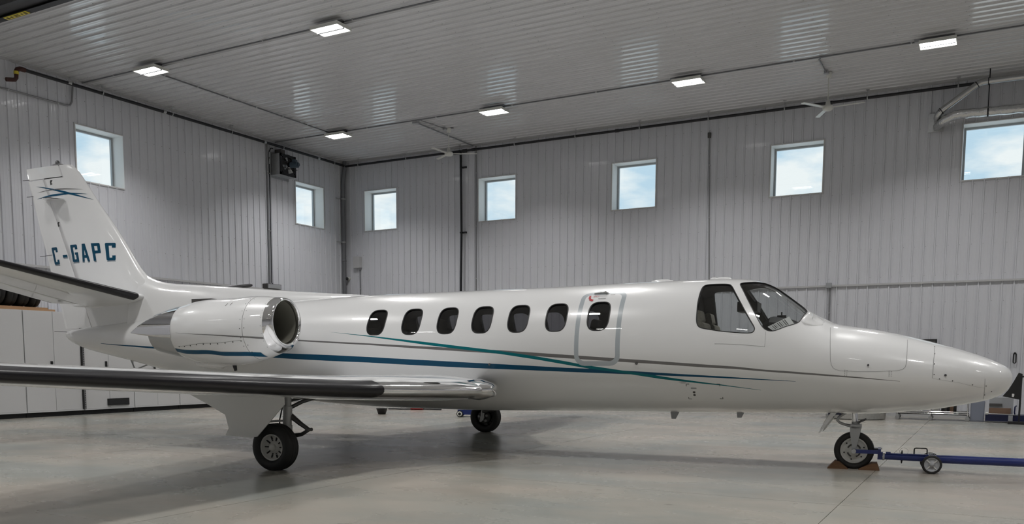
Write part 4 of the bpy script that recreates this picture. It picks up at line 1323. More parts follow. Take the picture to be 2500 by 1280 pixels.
def main_gear(sd):
    y = sd * 2.90; r = .268
    g = link('main_landing_gear', None, jet)
    zc = r - .008
    t = tyre(g, (0, y, zc), r, .20, .150)
    # wheel: outer dish with slots and hub cap
    o = sd * 1
    mb = MB(); mb.lathe([(0, .150), (.012, .152), (.018, .142), (-.005, .136), (-.045, .125), (-.05, .07), (-.02, .058), (-.02, .0)], (0, y + o * .062, zc), (0, o, 0), 32); hub = mb.build('wheel_hub', 'hub', g)
    for k in range(10):
        a = 2 * PI * k / 10; mb = MB(); d = Vector((math.cos(a), 0, math.sin(a)))
        mb.box(Vector((0, y + o * .018, zc)) + d * .108, (.040, .02, .013), rot=Matrix.Rotation(-a, 3, 'Y')); mb.box(Vector((0, y + o * .018, zc)) + d * .078, (.010, .02, .010), rot=Matrix.Rotation(-a, 3, 'Y')); mb.build('hub_slot', 'gap', hub)
    mb = MB(); mb.lathe([(0, .042), (.035, .040), (.045, .03), (.047, 0)], (0, y + o * .03, zc), (0, o, 0), 20); mb.build('hub_cap', 'hub', hub)
    mb = MB(); mb.lathe([(0, .0), (0, .12), (-.07, .115), (-.09, .06), (-.09, 0)], (0, y - o * .02, zc), (0, o, 0), 24); mb.build('brake', 'hubdark', g)
    for k in range(5):
        a = 2 * PI * k / 5 + .4; mb = MB(); mb.cyl((.075 * math.cos(a), y - o * .10, zc + .075 * math.sin(a)), (.075 * math.cos(a), y - o * .13, zc + .075 * math.sin(a)), .022, n=10); mb.build('brake_piston', 'geargrey', g)
    # strut, trailing arm, torque links, side brace
    sy = y - o * .17
    mb = MB(); mb.cyl((0, y, zc), (0, sy, zc), .03, n=12); mb.cyl((.0, sy, zc - .05), (.05, sy + o * .02, .56), .032, n=14); mb.build('axle_leg', 'geargrey', g)
    mb = MB(); mb.cyl((.05, sy + o * .02, .46), (.075, sy + o * .03, .72), .052, n=16); mb.cyl((.05, sy + o * .02, .44), (.053, sy + o * .02, .50), .060, n=16); mb.cyl((.072, sy + o * .03, .66), (.078, sy + o * .03, .90), .042, n=16); mb.build('oleo_cylinder', 'geargrey', g)
    mb = MB(); mb.tube([(.07, sy, .62), (.22, sy, .52), (.335, sy, .455)], [.035, .028, .022], 8); mb.tube([(.335, sy, .455), (.24, sy, .40), (.02, sy, .36)], [.02, .022, .03], 8); mb.cyl((.335, sy - .05, .455), (.335, sy + .05, .455), .020, n=10); mb.build('torque_link', 'darksteel', g)
    mb = MB(); mb.tube([(.09, sy, .70), (.22, sy - o * .05, .77), (.40, sy - o * .12, .83)], .022, 8); mb.tube([(.10, sy, .78), (.30, sy - o * .06, .83), (.42, sy - o * .1, .84)], .016, 8); mb.build('side_brace', 'darksteel', g)
    mb = MB(); mb.tube([(.07, sy + o * .05, .85), (.02, sy + o * .06, .70), (-.03, sy + o * .05, .55), (-.02, sy + o * .03, .36)], .008, 6); mb.build('brake_line', 'black', g)
    # gear door hanging from the wing outboard of the wheel
    yo = y + o * .16
    poly = [(.29, .86), (.29, .755), (-.115, .385), (-.20, .372), (-.555, .385), (-.50, .47), (-.53, .62), (-.80, .75), (-1.05, .86)]
    mb = MB(); n_ = len(poly)
    A = [Vector((x, yo + o * .10 * max(0, z - .38), z)) for x, z in poly]; B = [p + Vector((0, o * .014, 0)) for p in A]
    mb.add(A + B, [tuple(range(n_)), tuple(reversed(range(n_, 2 * n_)))] + [(i, (i + 1) % n_, n_ + (i + 1) % n_, n_ + i) for i in range(n_)]); mb.build('gear_door', 'white', g)
    mb = MB(); mb.cyl((-.1, yo - o * .01, .55), (.04, sy, .55), .012, n=8); mb.build('door_link', 'geargrey', g)


main_gear(-1); main_gear(1)

ng = link('nose_landing_gear', None, jet)
nx, nr = 6.040, .222
tyre(ng, (nx, 0, nr - .006), nr, .115, .150, grooves=0)
for o in (-1, 1):
    mb = MB(); mb.lathe([(0, .151), (.012, .152), (.016, .140), (.0, .132), (.0, .100), (.012, .095), (.012, .055), (.028, .05), (.028, 0)], (nx, o * .034, nr - .006), (0, o, 0), 36); wh = mb.build('wheel_disc', 'hub', ng)
    for k in range(6):
        a = 2 * PI * k / 6 + .3; mb = MB(); mb.cyl((nx + .112 * math.cos(a), o * .032, nr + .112 * math.sin(a)), (nx + .112 * math.cos(a), o * .040, nr + .112 * math.sin(a)), .009, n=8); mb.build('wheel_bolt', 'gap', wh)
    for a0 in (20, 110, 200, 290):
        mb = MB(); pts = [(nx + .074 * math.cos(R(a0 + q * 9)), o * .047, nr - .006 + .074 * math.sin(R(a0 + q * 9))) for q in range(6)]; mb.tube(pts, .009, 6); mb.build('wheel_slot', 'darkbox', wh)
    # fork leg
    poly = [(-.055, .50), (.075, .50), (.055, .40), (.030, .28), (.022, .20), (-.022, .20), (-.026, .28), (-.050, .42)]
    mb = MB(); mb.prism([(nx + a, b) for a, b in poly], o * .068, o * .086); mb.build('fork_leg', 'geargrey', ng)
    mb = MB(); mb.cyl((nx, o * .03, nr - .006), (nx, o * .12, nr - .006), .026, n=14); mb.build('axle_end', 'steel', ng)
mb = MB(); mb.rbox((nx + .008, 0, .50), (.13, .172, .045), .02); mb.cyl((nx + .01, 0, .50), (nx + .003, 0, .555), .044, n=16); mb.build('fork_crown', 'geargrey', ng)
mb = MB(); mb.cyl((nx, 0, .54), (nx - .02, 0, .74), .034, n=16); mb.build('oleo_piston', 'oleo', ng)
mb = MB(); mb.cyl((nx - .012, 0, .665), (nx - .02, 0, .70), .052, n=16); mb.build('oleo_collar', 'darksteel', ng)
mb = MB(); mb.tube([(nx - .03, 0, .500), (nx - .10, 0, .510), (nx - .165, 0, .532), (nx - .197, 0, .562), (nx - .185, 0, .598), (nx - .10, 0, .66)], [.020, .016, .016, .016, .016, .018], 8); mb.build('torque_link', 'geargrey', ng)
mb = MB(); mb.cyl((nx + .03, -.06, .545), (nx + .12, -.07, .59), .012, n=8); mb.build('steering_lug', 'darksteel', ng)
for o, dx in ((-1, 0), (1, .03)):
    mb = MB()
    A = [Vector((x - .02 + dx, o * y, z)) for x, y, z in ((5.85, .14, .655), (5.79, .14, .655), (5.735, .15, .575), (5.665, .16, .415), (5.685, .16, .43), (5.765, .15, .545))]
    B = [p + Vector((.006, o * .012, 0)) for p in A]; n_ = 6
    mb.add(A + B, [tuple(range(n_)), tuple(reversed(range(n_, 12)))] + [(i, (i + 1) % n_, n_ + (i + 1) % n_, n_ + i) for i in range(n_)]); mb.build('gear_door', 'white', ng)
mb = MB(); mb.bx((5.74, -.10, .632), (5.88, .10, .66)); mb.build('wheel_bay', 'navyplastic', ng)
mb = MB(); mb.cyl((5.80, -.08, .655), (5.80, -.08, .60), .01, n=6); mb.build('door_rod', 'darksteel', ng)


# ================================================================== tow bar and chocks (in the aircraft frame, then placed)
def in_ac(o):
    o.matrix_world = AC_M @ o.matrix_world
    return o


tb = thing('tow_bar', 'blue tubular tow bar with two small wheels hooked to the nose wheel', 'tow bar')
for s in (-1, 1):
    mb = MB(); mb.box((6.165, s * .128, .216), (.29, .016, .044)); mb.build('fork_arm', 'towblue', tb)
    mb = MB(); mb.cyl((6.040, s * .122, .216), (6.040, s * .150, .216), .026, n=18); mb.build('axle_pin', 'steel', tb)
mb = MB(); mb.box((6.315, 0, .222), (.030, .272, .060)); mb.box((6.325, 0, .165), (.055, .09, .085)); mb.build('fork_head', 'towblue', tb)
mb = MB(); mb.box((6.30, .06, .245), (.09, .12, .012)); mb.build('head_plate', 'steel', tb)
mb = MB(); mb.cyl((6.350, 0, .158), (6.372, 0, .158), .046, n=20); mb.build('collar', 'steel', tb)
mb = MB(); mb.cyl((6.37, 0, .158), (6.95, 0, .150), .036, n=20); mb.build('inner_tube', 'towblue', tb)
mb = MB(); mb.cyl((6.80, 0, .154), (9.6, 0, .150), .047, n=24); mb.build('main_tube', 'towblue', tb)
mb = MB(); mb.box((6.62, 0, .193), (.42, .05, .012)); mb.box((6.41, 0, .200), (.05, .05, .024)); mb.build('top_plate', 'towblue', tb)
mb = MB(); mb.cyl((6.555, 0, .185), (6.555, 0, .235), .011, .006, n=10); mb.cyl((6.555, 0, .12), (6.555, 0, .085), .011, .006, n=10); mb.build('shear_pin', 'black', tb)
mb = MB(); mb.tube([(6.575 + .045 * math.cos(R(a)), 0, .225 + .040 * math.sin(R(a))) for a in range(0, 360, 24)], .0018, 6, closed=True); mb.build('pin_ring', 'steel', tb)
mb = MB(); mb.tube([(6.682, 0, .19), (6.682, 0, .25), (6.686, 0, .262), (6.698, 0, .268), (6.80, 0, .268), (6.812, 0, .262), (6.816, 0, .25), (6.816, 0, .19)], .0075, 8); mb.build('grab_handle', 'black', tb)
mb = MB(); mb.cyl((6.86, -.19, .103), (6.86, .19, .103), .011, n=10); mb.build('wheel_axle', 'steel', tb)
for s in (-1, 1):
    mb = MB(); mb.box((6.835, s * .10, .155), (.012, .10, .09)); mb.tube([(6.83, s * .15, .20), (6.90, s * .15, .20), (6.90, s * .15, .11)], .006, 6); mb.build('wheel_bracket', 'steel', tb)
    w = MB(); w.lathe([(-.022, .080), (-.024, .092), (-.018, .103), (0, .106), (.018, .103), (.024, .092), (.022, .080)], (6.86, s * .17, .104), (0, 1, 0), 32); w.build('tyre', 'rubber', tb)
    w = MB(); w.lathe([(-.02, .082), (.02, .082), (.022, .074), (.010, .068), (.010, .026), (.026, .024), (.026, .0)], (6.86, s * .17, .104), (0, s, 0), 28); wo = w.build('wheel', 'greybox', tb)
    for k in range(4):
        a = PI / 4 + PI / 2 * k; w = MB(); w.box((6.86 + .048 * math.cos(a), s * .183, .104 + .048 * math.sin(a)), (.05, .010, .012), rot=Matrix.Rotation(-a, 3, 'Y')); w.build('spoke', 'hub', wo)
in_ac(tb)

for lab, poly in (('weathered wooden wedge chock behind the nose wheel', [(5.755, 0), (5.985, 0), (5.975, .012), (5.885, .085), (5.835, .088)]),
                  ('weathered wooden wedge chock in front of the nose wheel, under the tow bar', [(6.325, 0), (6.095, 0), (6.105, .012), (6.235, .080), (6.295, .082)])):
    mb = MB(); mb.prism(poly, -.12, .10); o = mb.build('wheel_chock', 'wood', label=lab, cat='chock', group='wooden wheel chocks'); in_ac(o)

# headset and card lying on the instrument hood
hs = thing('headset', 'black pilot headset resting on the instrument hood behind the windscreen', 'headset')
mb = MB(); mb.tube(arc((5.20, -.10, 1.66), .085, 10, 170, 12, 'yz'), .010, 8); mb.build('headband', 'black', hs)
for s in (-1, 1):
    mb = MB(); mb.lathe([(0, .0), (0, .045), (.04, .05), (.055, .035), (.055, 0)], (5.20, -.10 + s * .065, 1.655), (0, s, 0), 16); mb.build('ear_cup', 'black', hs)
mb = MB(); mb.rbox((5.18, -.10, 1.755), (.10, .09, .07), .02); mb.cyl((5.18, -.10, 1.79), (5.18, -.10, 1.83), .008, n=8); mb.build('visor_bracket', 'black', hs)
mb = MB(); mb.tube([(5.16, -.15, 1.66), (5.08, -.20, 1.70), (5.02, -.22, 1.66), (5.0, -.22, 1.60)], .004, 6); mb.build('cable', 'black', hs)
hs.location = (0, 0, .20)
in_ac(hs)
cd_ = thing('printed_card', 'white printed card with dark columns propped inside the windscreen', 'card')
A_ = [fp(5.150, 20.5, -.030), fp(5.372, 38.6, -.030), fp(5.312, 44.6, -.030), fp(5.092, 22.6, -.030)]
mb = MB(); mb.add(A_ + [p + Vector((0, .004, -.002)) for p in A_], [(0, 1, 2, 3), (7, 6, 5, 4), (0, 4, 5, 1), (1, 5, 6, 2), (2, 6, 7, 3), (3, 7, 4, 0)]); mb.build('sheet', 'paper', cd_)
for k in range(9):
    u = .06 + .085 * k
    l = lambda v, u_: (A_[0].lerp(A_[1], u_)).lerp(A_[3].lerp(A_[2], u_), v) + fn(5.2, 30) * .003
    mb = MB(); mb.add([l(.1, u), l(.1, u + (.03 if k % 3 else .012)), l(.9, u + (.03 if k % 3 else .012)), l(.9, u)], [(0, 1, 2, 3)]); mb.build('printed_column', 'ink', cd_)
in_ac(cd_)

# ================================================================== services along the walls and ceiling
gp = thing('gas_pipe', 'black gas pipe hung under the ceiling along both walls', 'pipe')
mb = MB(); mb.cyl((.24, -.2, 7.228), (17.55, -.2, 7.232), .033, n=12); mb.build('pipe', 'blackmetal', gp)
mb = MB(); mb.cyl((.2, -.24, 7.25), (.2, -10.45, 7.225), .036, n=12); mb.build('pipe', 'blackmetal', gp)
for x in (.749, 2.559, 4.437, 6.253, 8.105, 9.926, 11.728, 13.568, 15.403, 17.247):
    mb = MB(); mb.cyl((x, -.2, 7.18), (x, -.2, H), .008, n=6); mb.cyl((x, -.2, H - .02), (x, -.2, H), .04, n=8); mb.lathe([(-.012, .038), (-.012, .042), (.012, .042), (.012, .038)], (x, -.2, 7.23), (1, 0, 0), 14); mb.build('hanger', 'galv', gp)
for y in (-.702, -2.889, -4.81, -6.723, -8.64):
    mb = MB(); mb.cyl((.2, y, 7.19), (.2, y, H), .008, n=6); mb.cyl((.2, y, H - .02), (.2, y, H), .04, n=8); mb.lathe([(-.012, .041), (-.012, .045), (.012, .045), (.012, .041)], (.2, y, 7.24), (0, 1, 0), 14); mb.build('hanger', 'galv', gp)
for y in (-1.4, -3.6, -6.95, -9.45):
    mb = MB(); mb.cyl((.2, y - .04, 7.24), (.2, y + .04, 7.24), .044, n=12); mb.build('coupling', 'galv', gp)
for x in (4.9, 9.3, 14.6):
    mb = MB(); mb.cyl((x - .05, -.2, 7.23), (x + .05, -.2, 7.23), .042, n=12); mb.build('coupling', 'blackmetal', gp)
mb = MB(); mb.tube([(.2, -10.45, 7.226), (.2, -10.56, 7.222), (.2, -10.62, 7.19), (.2, -10.64, 7.14)], .048, 12); mb.build('painted_elbow', 'brownpaint', gp)
mb = MB(); mb.cyl((.2, -10.64, 7.15), (.2, -10.64, 7.09), .050, n=12); mb.build('tape_band', 'yellow', gp)
mb = MB(); mb.tube([(.2, -10.64, 7.10), (.2, -10.645, 7.02), (.2, -10.68, 6.97), (.2, -10.75, 6.955), (.2, -10.86, 6.93)], .042, 12); mb.build('drop_leg', 'brownpaint', gp)


def conduit(lab, pts, r=.014, m='conduit', clips=0, boxes=(), name='electrical_conduit'):
    t = thing(name, lab, 'conduit')
    mb = MB(); mb.tube(pts, r, 8); mb.build('tube', m, t)
    pts = [Vector(p) for p in pts]
    if clips:
        L = sum((b - a).length for a, b in zip(pts, pts[1:])); n_ = int(L / clips)
        for k in range(1, n_ + 1):
            d = k * clips - clips / 2
            for a, b in zip(pts, pts[1:]):
                if d <= (b - a).length:
                    p = a.lerp(b, d / (b - a).length); q = (b - a).normalized()
                    mb = MB(); mb.lathe([(-.012, r), (-.012, r + .006), (.012, r + .006), (.012, r)], p, q, 10); mb.box(p, (.05, .05, .008)); mb.build('clip', 'galv', t); break
                d -= (b - a).length
    for b in boxes:
        mb = MB(); mb.rbox(b[0], b[1], .015); mb.build('box', 'greybox', t)
    return t


ZC_ = H - .040
conduit('long ceiling conduit joining the lights of the row by the back wall', [(.02, -3.02, ZC_), (XW, -3.02, ZC_)], .016, 'pvcgrey', 2.2)
conduit('long ceiling conduit joining the lights of the row over the tail', [(.02, -9.02, ZC_), (XW, -9.02, ZC_)], .016, 'pvcgrey', 2.2)
conduit('cable conduit crossing the ceiling ribs between two strip lights near the left wall', [(2.09, -8.95, ZC_), (2.10, -3.05, ZC_)], .016, 'pvcgrey', .9)
conduit('grey conduit from a round box past the smaller ceiling fan to the back wall', [(4.77, -2.82, ZC_), (4.79, -.03, ZC_)], .018, 'conduit', 1.2, [((4.77, -2.85, H - .035), (.16, .12, .07))])
conduit('short conduit feeding the smaller ceiling fan', [(4.98, -3.0, ZC_), (5.0, -2.9, ZC_), (5.10, -1.98, ZC_)], .013, 'conduit', 0, [((5.10, -1.98, H - .035), (.10, .10, .07))])
conduit('short bent conduit feeding the larger ceiling fan', [(15.1, -3.01, ZC_), (14.86, -2.98, ZC_), (14.79, -2.88, ZC_), (14.79, -1.98, ZC_)], .014, 'conduit', .5, [((14.79, -1.98, H - .035), (.10, .10, .07))])
conduit('grey conduit looping down the left wall under the gas pipe end', [(.06, -12.4, 6.765), (.06, -9.46, 6.785), (.06, -9.36, 6.81), (.06, -9.31, 6.90), (.06, -9.30, 7.0), (.06, -9.265, 7.33)], .020, 'conduit', 1.1)
conduit('pair of upright conduits on the left wall below the exhaust fan', [(.05, -3.375, 7.30), (.05, -3.375, 3.38)], .024, 'conduit', 1.6)
conduit('curved dark cable beside the exhaust fan running down the left wall', [(.05, -3.14, 7.18), (.05, -3.22, 7.17), (.05, -3.28, 7.08), (.05, -3.29, 6.9), (.04, -3.29, 3.42), (.05, -3.24, 3.36)], .014, 'blackmetal', 1.6, [((.05, -3.285, 6.98), (.05, .05, .14)), ((.05, -3.285, 6.80), (.05, .05, .14))])
conduit('slim upright conduit on the back wall right of the black pipe', [(4.90, -.045, 7.36), (4.905, -.045, 5.2), (4.93, -.075, 3.06), (4.93, -.075, 1.2)], .018, 'conduit', 1.5)
conduit('upright conduit below the small dark sensor on the back wall', [(11.72, -.04, 6.79), (11.76, -.04, 4.9), (11.81, -.04, 3.08)], .015, 'conduit', 1.3)
conduit('upright conduit below the grey junction box near the windscreen', [(14.735, -.035, 3.0), (14.745, -.035, .3)], .018, 'conduit', 1.2)
conduit('thin conduit below the pale wall box near the corner', [(.625, -.035, 4.06), (.63, -.035, 1.2)], .014, 'pvcgrey', 1.2)

vp = thing('vent_pipe', 'black upright pipe clamped to the back wall below the smaller fan', 'pipe')
mb = MB(); mb.tube([(4.41, -.10, 7.155), (4.41, -.09, 7.05), (4.43, -.09, 5.0), (4.41, -.10, 3.06), (4.41, -.10, .5)], .034, 12); mb.build('pipe', 'blackmetal', vp)
for z in (6.80, 4.95):
    mb = MB(); mb.lathe([(-.02, .036), (-.02, .046), (.02, .046), (.02, .036)], (4.425, -.09, z), (0, 0, 1), 14); mb.box((4.52, -.06, z), (.14, .03, .05)); mb.build('clamp', 'blackmetal', vp)
mb = MB(); mb.box((4.36, -.2, 7.21), (.26, .10, .09)); mb.cyl((4.55, -.2, 7.23), (4.68, -.2, 7.23), .05, n=12); mb.build('valve', 'blackmetal', gp)

cp = thing('corner_downpipe', 'dark grey downpipe standing in the corner between the two walls', 'pipe')
mb = MB(); mb.tube([(.17, -.16, H - .025), (.17, -.16, 7.14), (.15, -.16, 7.06), (.095, -.16, 6.78), (.092, -.16, 6.7), (.10, -.16, .02)], .062, 14); mb.build('pipe', 'pvcgrey', cp)
for z in (6.25, 4.92):
    mb = MB(); mb.lathe([(-.02, .064), (-.02, .074), (.02, .074), (.02, .064)], (.095, -.16, z), (0, 0, 1), 16); mb.box((.05, -.30, z), (.03, .26, .025)); mb.build('clamp', 'galv', cp)
mb = MB(); mb.lathe([(-.03, .064), (-.03, .070), (.03, .070), (.03, .064)], (.098, -.16, 4.35), (0, 0, 1), 16); mb.build('coupling', 'pvcgrey', cp)

t = thing('wall_box', 'pale plastic control box on the back wall near the corner', 'box')
mb = MB(); mb.rbox((.56, -.075, 4.28), (.27, .10, .36), .03, axis=1); mb.build('body', 'flash', t)
mb = MB(); mb.rbox((.56, -.13, 4.28), (.25, .012, .34), .03, axis=1); mb.build('cover', 'flash', t)
t = thing('security_camera', 'small white dome camera with black lens beside the corner pipe', 'camera')
mb = MB(); mb.cyl((.17, -.0, 3.80), (.17, -.09, 3.79), .05, n=16); mb.build('base', 'offwhite', t)
mb = MB(); mb.lathe([(0, .05), (.05, .045), (.08, .02), (.085, 0)], (.16, -.08, 3.79), (.1, -1, -.1), 16); mb.build('dome', 'black', t)
t = thing('temperature_sensor', 'small dark sensor high on the back wall between two windows', 'sensor')
mb = MB(); mb.rbox((11.715, -.04, 6.87), (.075, .05, .13), .01, axis=1); mb.build('body', 'darkbox', t)
mb = MB(); mb.box((11.715, -.068, 6.87), (.05, .006, .09)); mb.build('cover', 'darkbox', t)
t = thing('junction_box', 'square grey junction box on the flashing rail above the cockpit', 'box')
mb = MB(); mb.box((14.715, -.08, 3.05), (.12, .06, .115)); mb.build('body', 'greybox', t)
mb = MB(); mb.box((14.715, -.113, 3.05), (.11, .006, .105)); mb.build('cover', 'greybox', t)
t = thing('cable_trunk_box', 'brown grey box on the left wall at the foot of the upright conduits', 'box')
mb = MB(); mb.bx((.0, -3.62, 3.235), (.20, -3.08, 3.37)); mb.build('body', 'darkbox', t)
mb = MB(); mb.bx((.2, -3.60, 3.245), (.206, -3.10, 3.36)); mb.build('cover', 'greybox', t)
t = thing('wall_hook', 'black elongated loop handle hanging on the back wall beyond the nose', 'hook')
mb = MB(); mb.tube([(18.61, -.05, 1.25), (18.61, -.05, 1.43), (18.625, -.05, 1.46), (18.645, -.05, 1.46), (18.66, -.05, 1.43), (18.66, -.05, 1.25), (18.645, -.05, 1.235), (18.625, -.05, 1.235)], .012, 8, closed=True); mb.build('loop', 'black', t)
mb = MB(); mb.box((18.635, -.03, 1.44), (.03, .05, .03)); mb.build('peg', 'black', t)
t = thing('dark_wall_vent', 'small black rectangular box on the back wall just above the nose', 'box')
mb = MB(); mb.bx((16.70, -.06, 1.56), (17.09, 0, 1.765)); mb.build('body', 'black', t)
mb = MB(); mb.bx((16.73, -.07, 1.59), (17.06, -.06, 1.735)); mb.build('grille', 'darkbox', t)

# wall exhaust fan
ef = thing('exhaust_fan', 'square galvanised exhaust fan unit with exposed motor high on the left wall', 'fan')
mb = MB(); mb.bx((.02, -3.19, 6.44), (.34, -2.56, 7.02)); mb.build('housing', 'galv', ef)
mb = MB(); mb.bx((.0, -3.26, 6.38), (.025, -2.50, 7.08)); mb.build('wall_flange', 'galv', ef)
mb = MB()
for a, b in (((.34, -3.19, 6.44), (.37, -2.56, 6.51)), ((.34, -3.19, 6.95), (.37, -2.56, 7.02)), ((.34, -3.19, 6.44), (.37, -3.13, 7.02)), ((.34, -2.62, 6.44), (.37, -2.56, 7.02))): mb.bx(a, b)
mb.lathe([(0, .23), (0, .30), (.03, .30), (.03, .23), (0, .23)], (.345, -2.875, 6.73), (1, 0, 0), 28, smooth=False); mb.build('frame', 'fanframe', ef)
mb = MB(); mb.add([(.342, -2.875 + .25 * math.cos(2 * PI * k / 24), 6.73 + .25 * math.sin(2 * PI * k / 24)) for k in range(24)], [tuple(range(24))]); mb.build('duct_opening', 'gap', ef)
for k in range(4):
    a = R(20 + 90 * k); d = Vector((0, math.cos(a), math.sin(a))); e = Vector((0, -math.sin(a), math.cos(a))); c_ = Vector((.36, -2.875, 6.73))
    mb = MB(); mb.add([c_ + d * .05 - e * .03, c_ + d * .05 + e * .03 + Vector((.03, 0, 0)), c_ + d * .22 + e * .09 + Vector((.04, 0, 0)), c_ + d * .22 - e * .06], [(0, 1, 2, 3)]); mb.build('fan_blade', 'ductmetal', ef)
mb = MB(); mb.cyl((.40, -2.80, 6.75), (.62, -2.76, 6.75), .085, n=18); mb.cyl((.62, -2.76, 6.75), (.66, -2.755, 6.75), .05, n=14); mb.box((.52, -2.78, 6.85), (.12, .10, .08)); mb.build('motor', 'motorblue', ef)
for z in (.09, -.09):
    mb = MB(); mb.cyl((.36, -3.15, 6.73 + z), (.45, -2.60, 6.73 + z), .012, n=6); mb.build('motor_mount', 'fanframe', ef)
mb = MB(); mb.bx((.08, -3.10, 7.03), (.30, -2.92, 7.15)); mb.build('control_box', 'darkbox', ef)


# ceiling fans
def ceiling_fan(x, y, zh, a0, lab):
    t = thing('ceiling_fan', lab, 'fan', (x, y, zh), (0, 0, R(a0)), 'white three-blade ceiling fans')
    mb = MB(); mb.cyl((0, 0, .1), (0, 0, H - zh - .1), .014, n=10); mb.build('down_rod', 'offwhite', t)
    mb = MB(); mb.lathe([(0, .02), (0.0, .045), (.10, .065), (.12, .06), (.12, 0)], (0, 0, H - zh - .13), (0, 0, 1), 18); mb.build('ceiling_cup', 'offwhite', t)
    mb = MB(); mb.box((.06, 0, H - zh - .008), (.14, .04, .012)); mb.build('ceiling_bracket', 'blackmetal', t)
    mb = MB(); mb.lathe([(.13, .02), (.12, .042), (.03, .055), (.02, .10), (-.01, .115), (-.05, .11), (-.075, .08), (-.082, 0)], (0, 0, 0), (0, 0, 1), 24); mb.build('motor', 'offwhite', t)
    for k in range(3):
        rot = Matrix.Rotation(R(120 * k), 3, 'Z') @ Matrix.Rotation(R(5), 3, 'X')
        mb = MB(); P2 = [(.10, -.025), (.18, -.040), (.74, -.046), (.76, 0), (.74, .046), (.18, .040), (.10, .025)]
        for zz_ in (0,):
            vs = [rot @ Vector((a, b, h)) for h in (-.022, -.012) for a, b in P2]; n_ = 7
            mb.add(vs, [tuple(reversed(range(7))), tuple(range(7, 14))] + [(i, (i + 1) % 7, 7 + (i + 1) % 7, 7 + i) for i in range(7)])
        mb.build('blade', 'offwhite', t)


ceiling_fan(5.17, -1.90, 6.76, 28, 'smaller-looking white three-blade ceiling fan near the room corner')
ceiling_fan(14.83, -1.88, 6.69, 116, 'larger-looking white three-blade ceiling fan over the cockpit end of the room')

# ducts on the right of the back wall
d1 = thing('rigid_duct', 'bare metal duct rising diagonally from the wall plate to the ceiling', 'duct')
mb = MB(); mb.bx((16.68, -.050, 6.34), (16.99, -.027, 6.74)); mb.build('wall_plate', 'galv', d1)
mb = MB(); mb.tube([(16.88, -.04, 6.55), (16.87, -.20, 6.55), (16.87, -.34, 6.57), (16.90, -.44, 6.62), (16.95, -.48, 6.67)], .072, 16); mb.build('lower_elbow', 'ductmetal', d1)
mb = MB(); mb.cyl((16.93, -.48, 6.655), (17.63, -.50, 7.13), .068, n=18); mb.build('duct_pipe', 'ductmetal', d1)
mb = MB(); mb.tube([(17.60, -.50, 7.11), (17.68, -.50, 7.155), (17.76, -.50, 7.165), (17.84, -.50, 7.165)], .072, 16); mb.build('upper_elbow', 'ductmetal', d1)
mb = MB(); mb.cyl((17.82, -.50, 7.165), (22.5, -.50, 7.165), .070, n=18); mb.build('duct_run', 'ductmetal', d1)
for p, q in (((16.945, -.48, 6.665), (16.96, -.48, 6.675)), ((17.61, -.5, 7.118), (17.625, -.5, 7.128)), ((17.82, -.5, 7.165), (17.838, -.5, 7.165))):
    mb = MB(); mb.cyl(p, q, .078, n=18); mb.build('duct_band', 'blackmetal', d1)
d2 = thing('foil_duct', 'crinkled silver foil duct running along the back wall above a window', 'duct')
pts = [(16.86, -.05, 6.44), (16.88, -.18, 6.43), (16.95, -.36, 6.44), (17.06, -.48, 6.49), (17.20, -.50, 6.545), (17.35, -.50, 6.56)]
mb = MB(); mb.tube(pts, [.085, .092, .095, .098, .092, .095], 18); mb.build('bend', 'foil', d2)
xs_ = np.arange(17.33, 22.6, .12); mb = MB(); mb.tube([(x, -.50 + .006 * math.sin(x * 31), 6.555 + .006 * math.sin(x * 23) - .03 * min(1, x - 17.33)) for x in xs_], [.096 + .004 * math.sin(x * 17) for x in xs_], 18); mb.build('duct_run', 'foil', d2)
for x in (17.85, 20.2):
    mb = MB(); mb.cyl((x, -.50, 6.43), (x, -.50, H), .011, n=8); mb.lathe([(-.015, .10), (-.015, .108), (.015, .108), (.015, .10)], (x, -.5, 6.53), (1, 0, 0), 18); mb.build('hanger', 'blackmetal', d2)

# overhead radiant heater near the top edge of the photo
rh = thing('radiant_heater', 'black overhead heater housing with a yellow warning label by the ceiling', 'heater')
mb = MB(); secs = []
for x in (1.0, 6.4):
    secs.append([Vector((x, y, z)) for y, z in ((-12.75, 6.90), (-12.78, 7.02), (-12.90, 7.10), (-13.06, 7.10), (-13.16, 7.02), (-13.18, 6.90), (-13.05, 6.93), (-12.88, 6.93))])
mb.loft(secs, smooth=False, caps=(True, True)); mb.build('reflector', 'black', rh)
mb = MB(); mb.bx((1.0, -12.76, 6.895), (6.4, -12.88, 6.905)); mb.build('lip', 'fanframe', rh)
mb = MB(); mb.bx((3.46, -12.785, 6.885), (4.06, -12.875, 6.894)); lb = mb.build('warning_label', 'yellow', rh)
for x0, x1, y0, y1 in ((3.50, 3.56, -12.80, -12.86), (3.60, 3.66, -12.81, -12.85), (3.70, 3.83, -12.80, -12.82), (3.70, 3.83, -12.835, -12.855), (3.88, 3.93, -12.81, -12.85), (3.97, 4.03, -12.80, -12.86)):
    mb = MB(); mb.bx((x0, y0, 6.8825), (x1, y1, 6.886)); mb.build('label_print', 'labelink', lb)
for x in (1.6, 5.6):
    mb = MB(); mb.cyl((x, -12.97, 7.08), (x, -12.97, H), .01, n=6); mb.build('hanger', 'galv', rh)

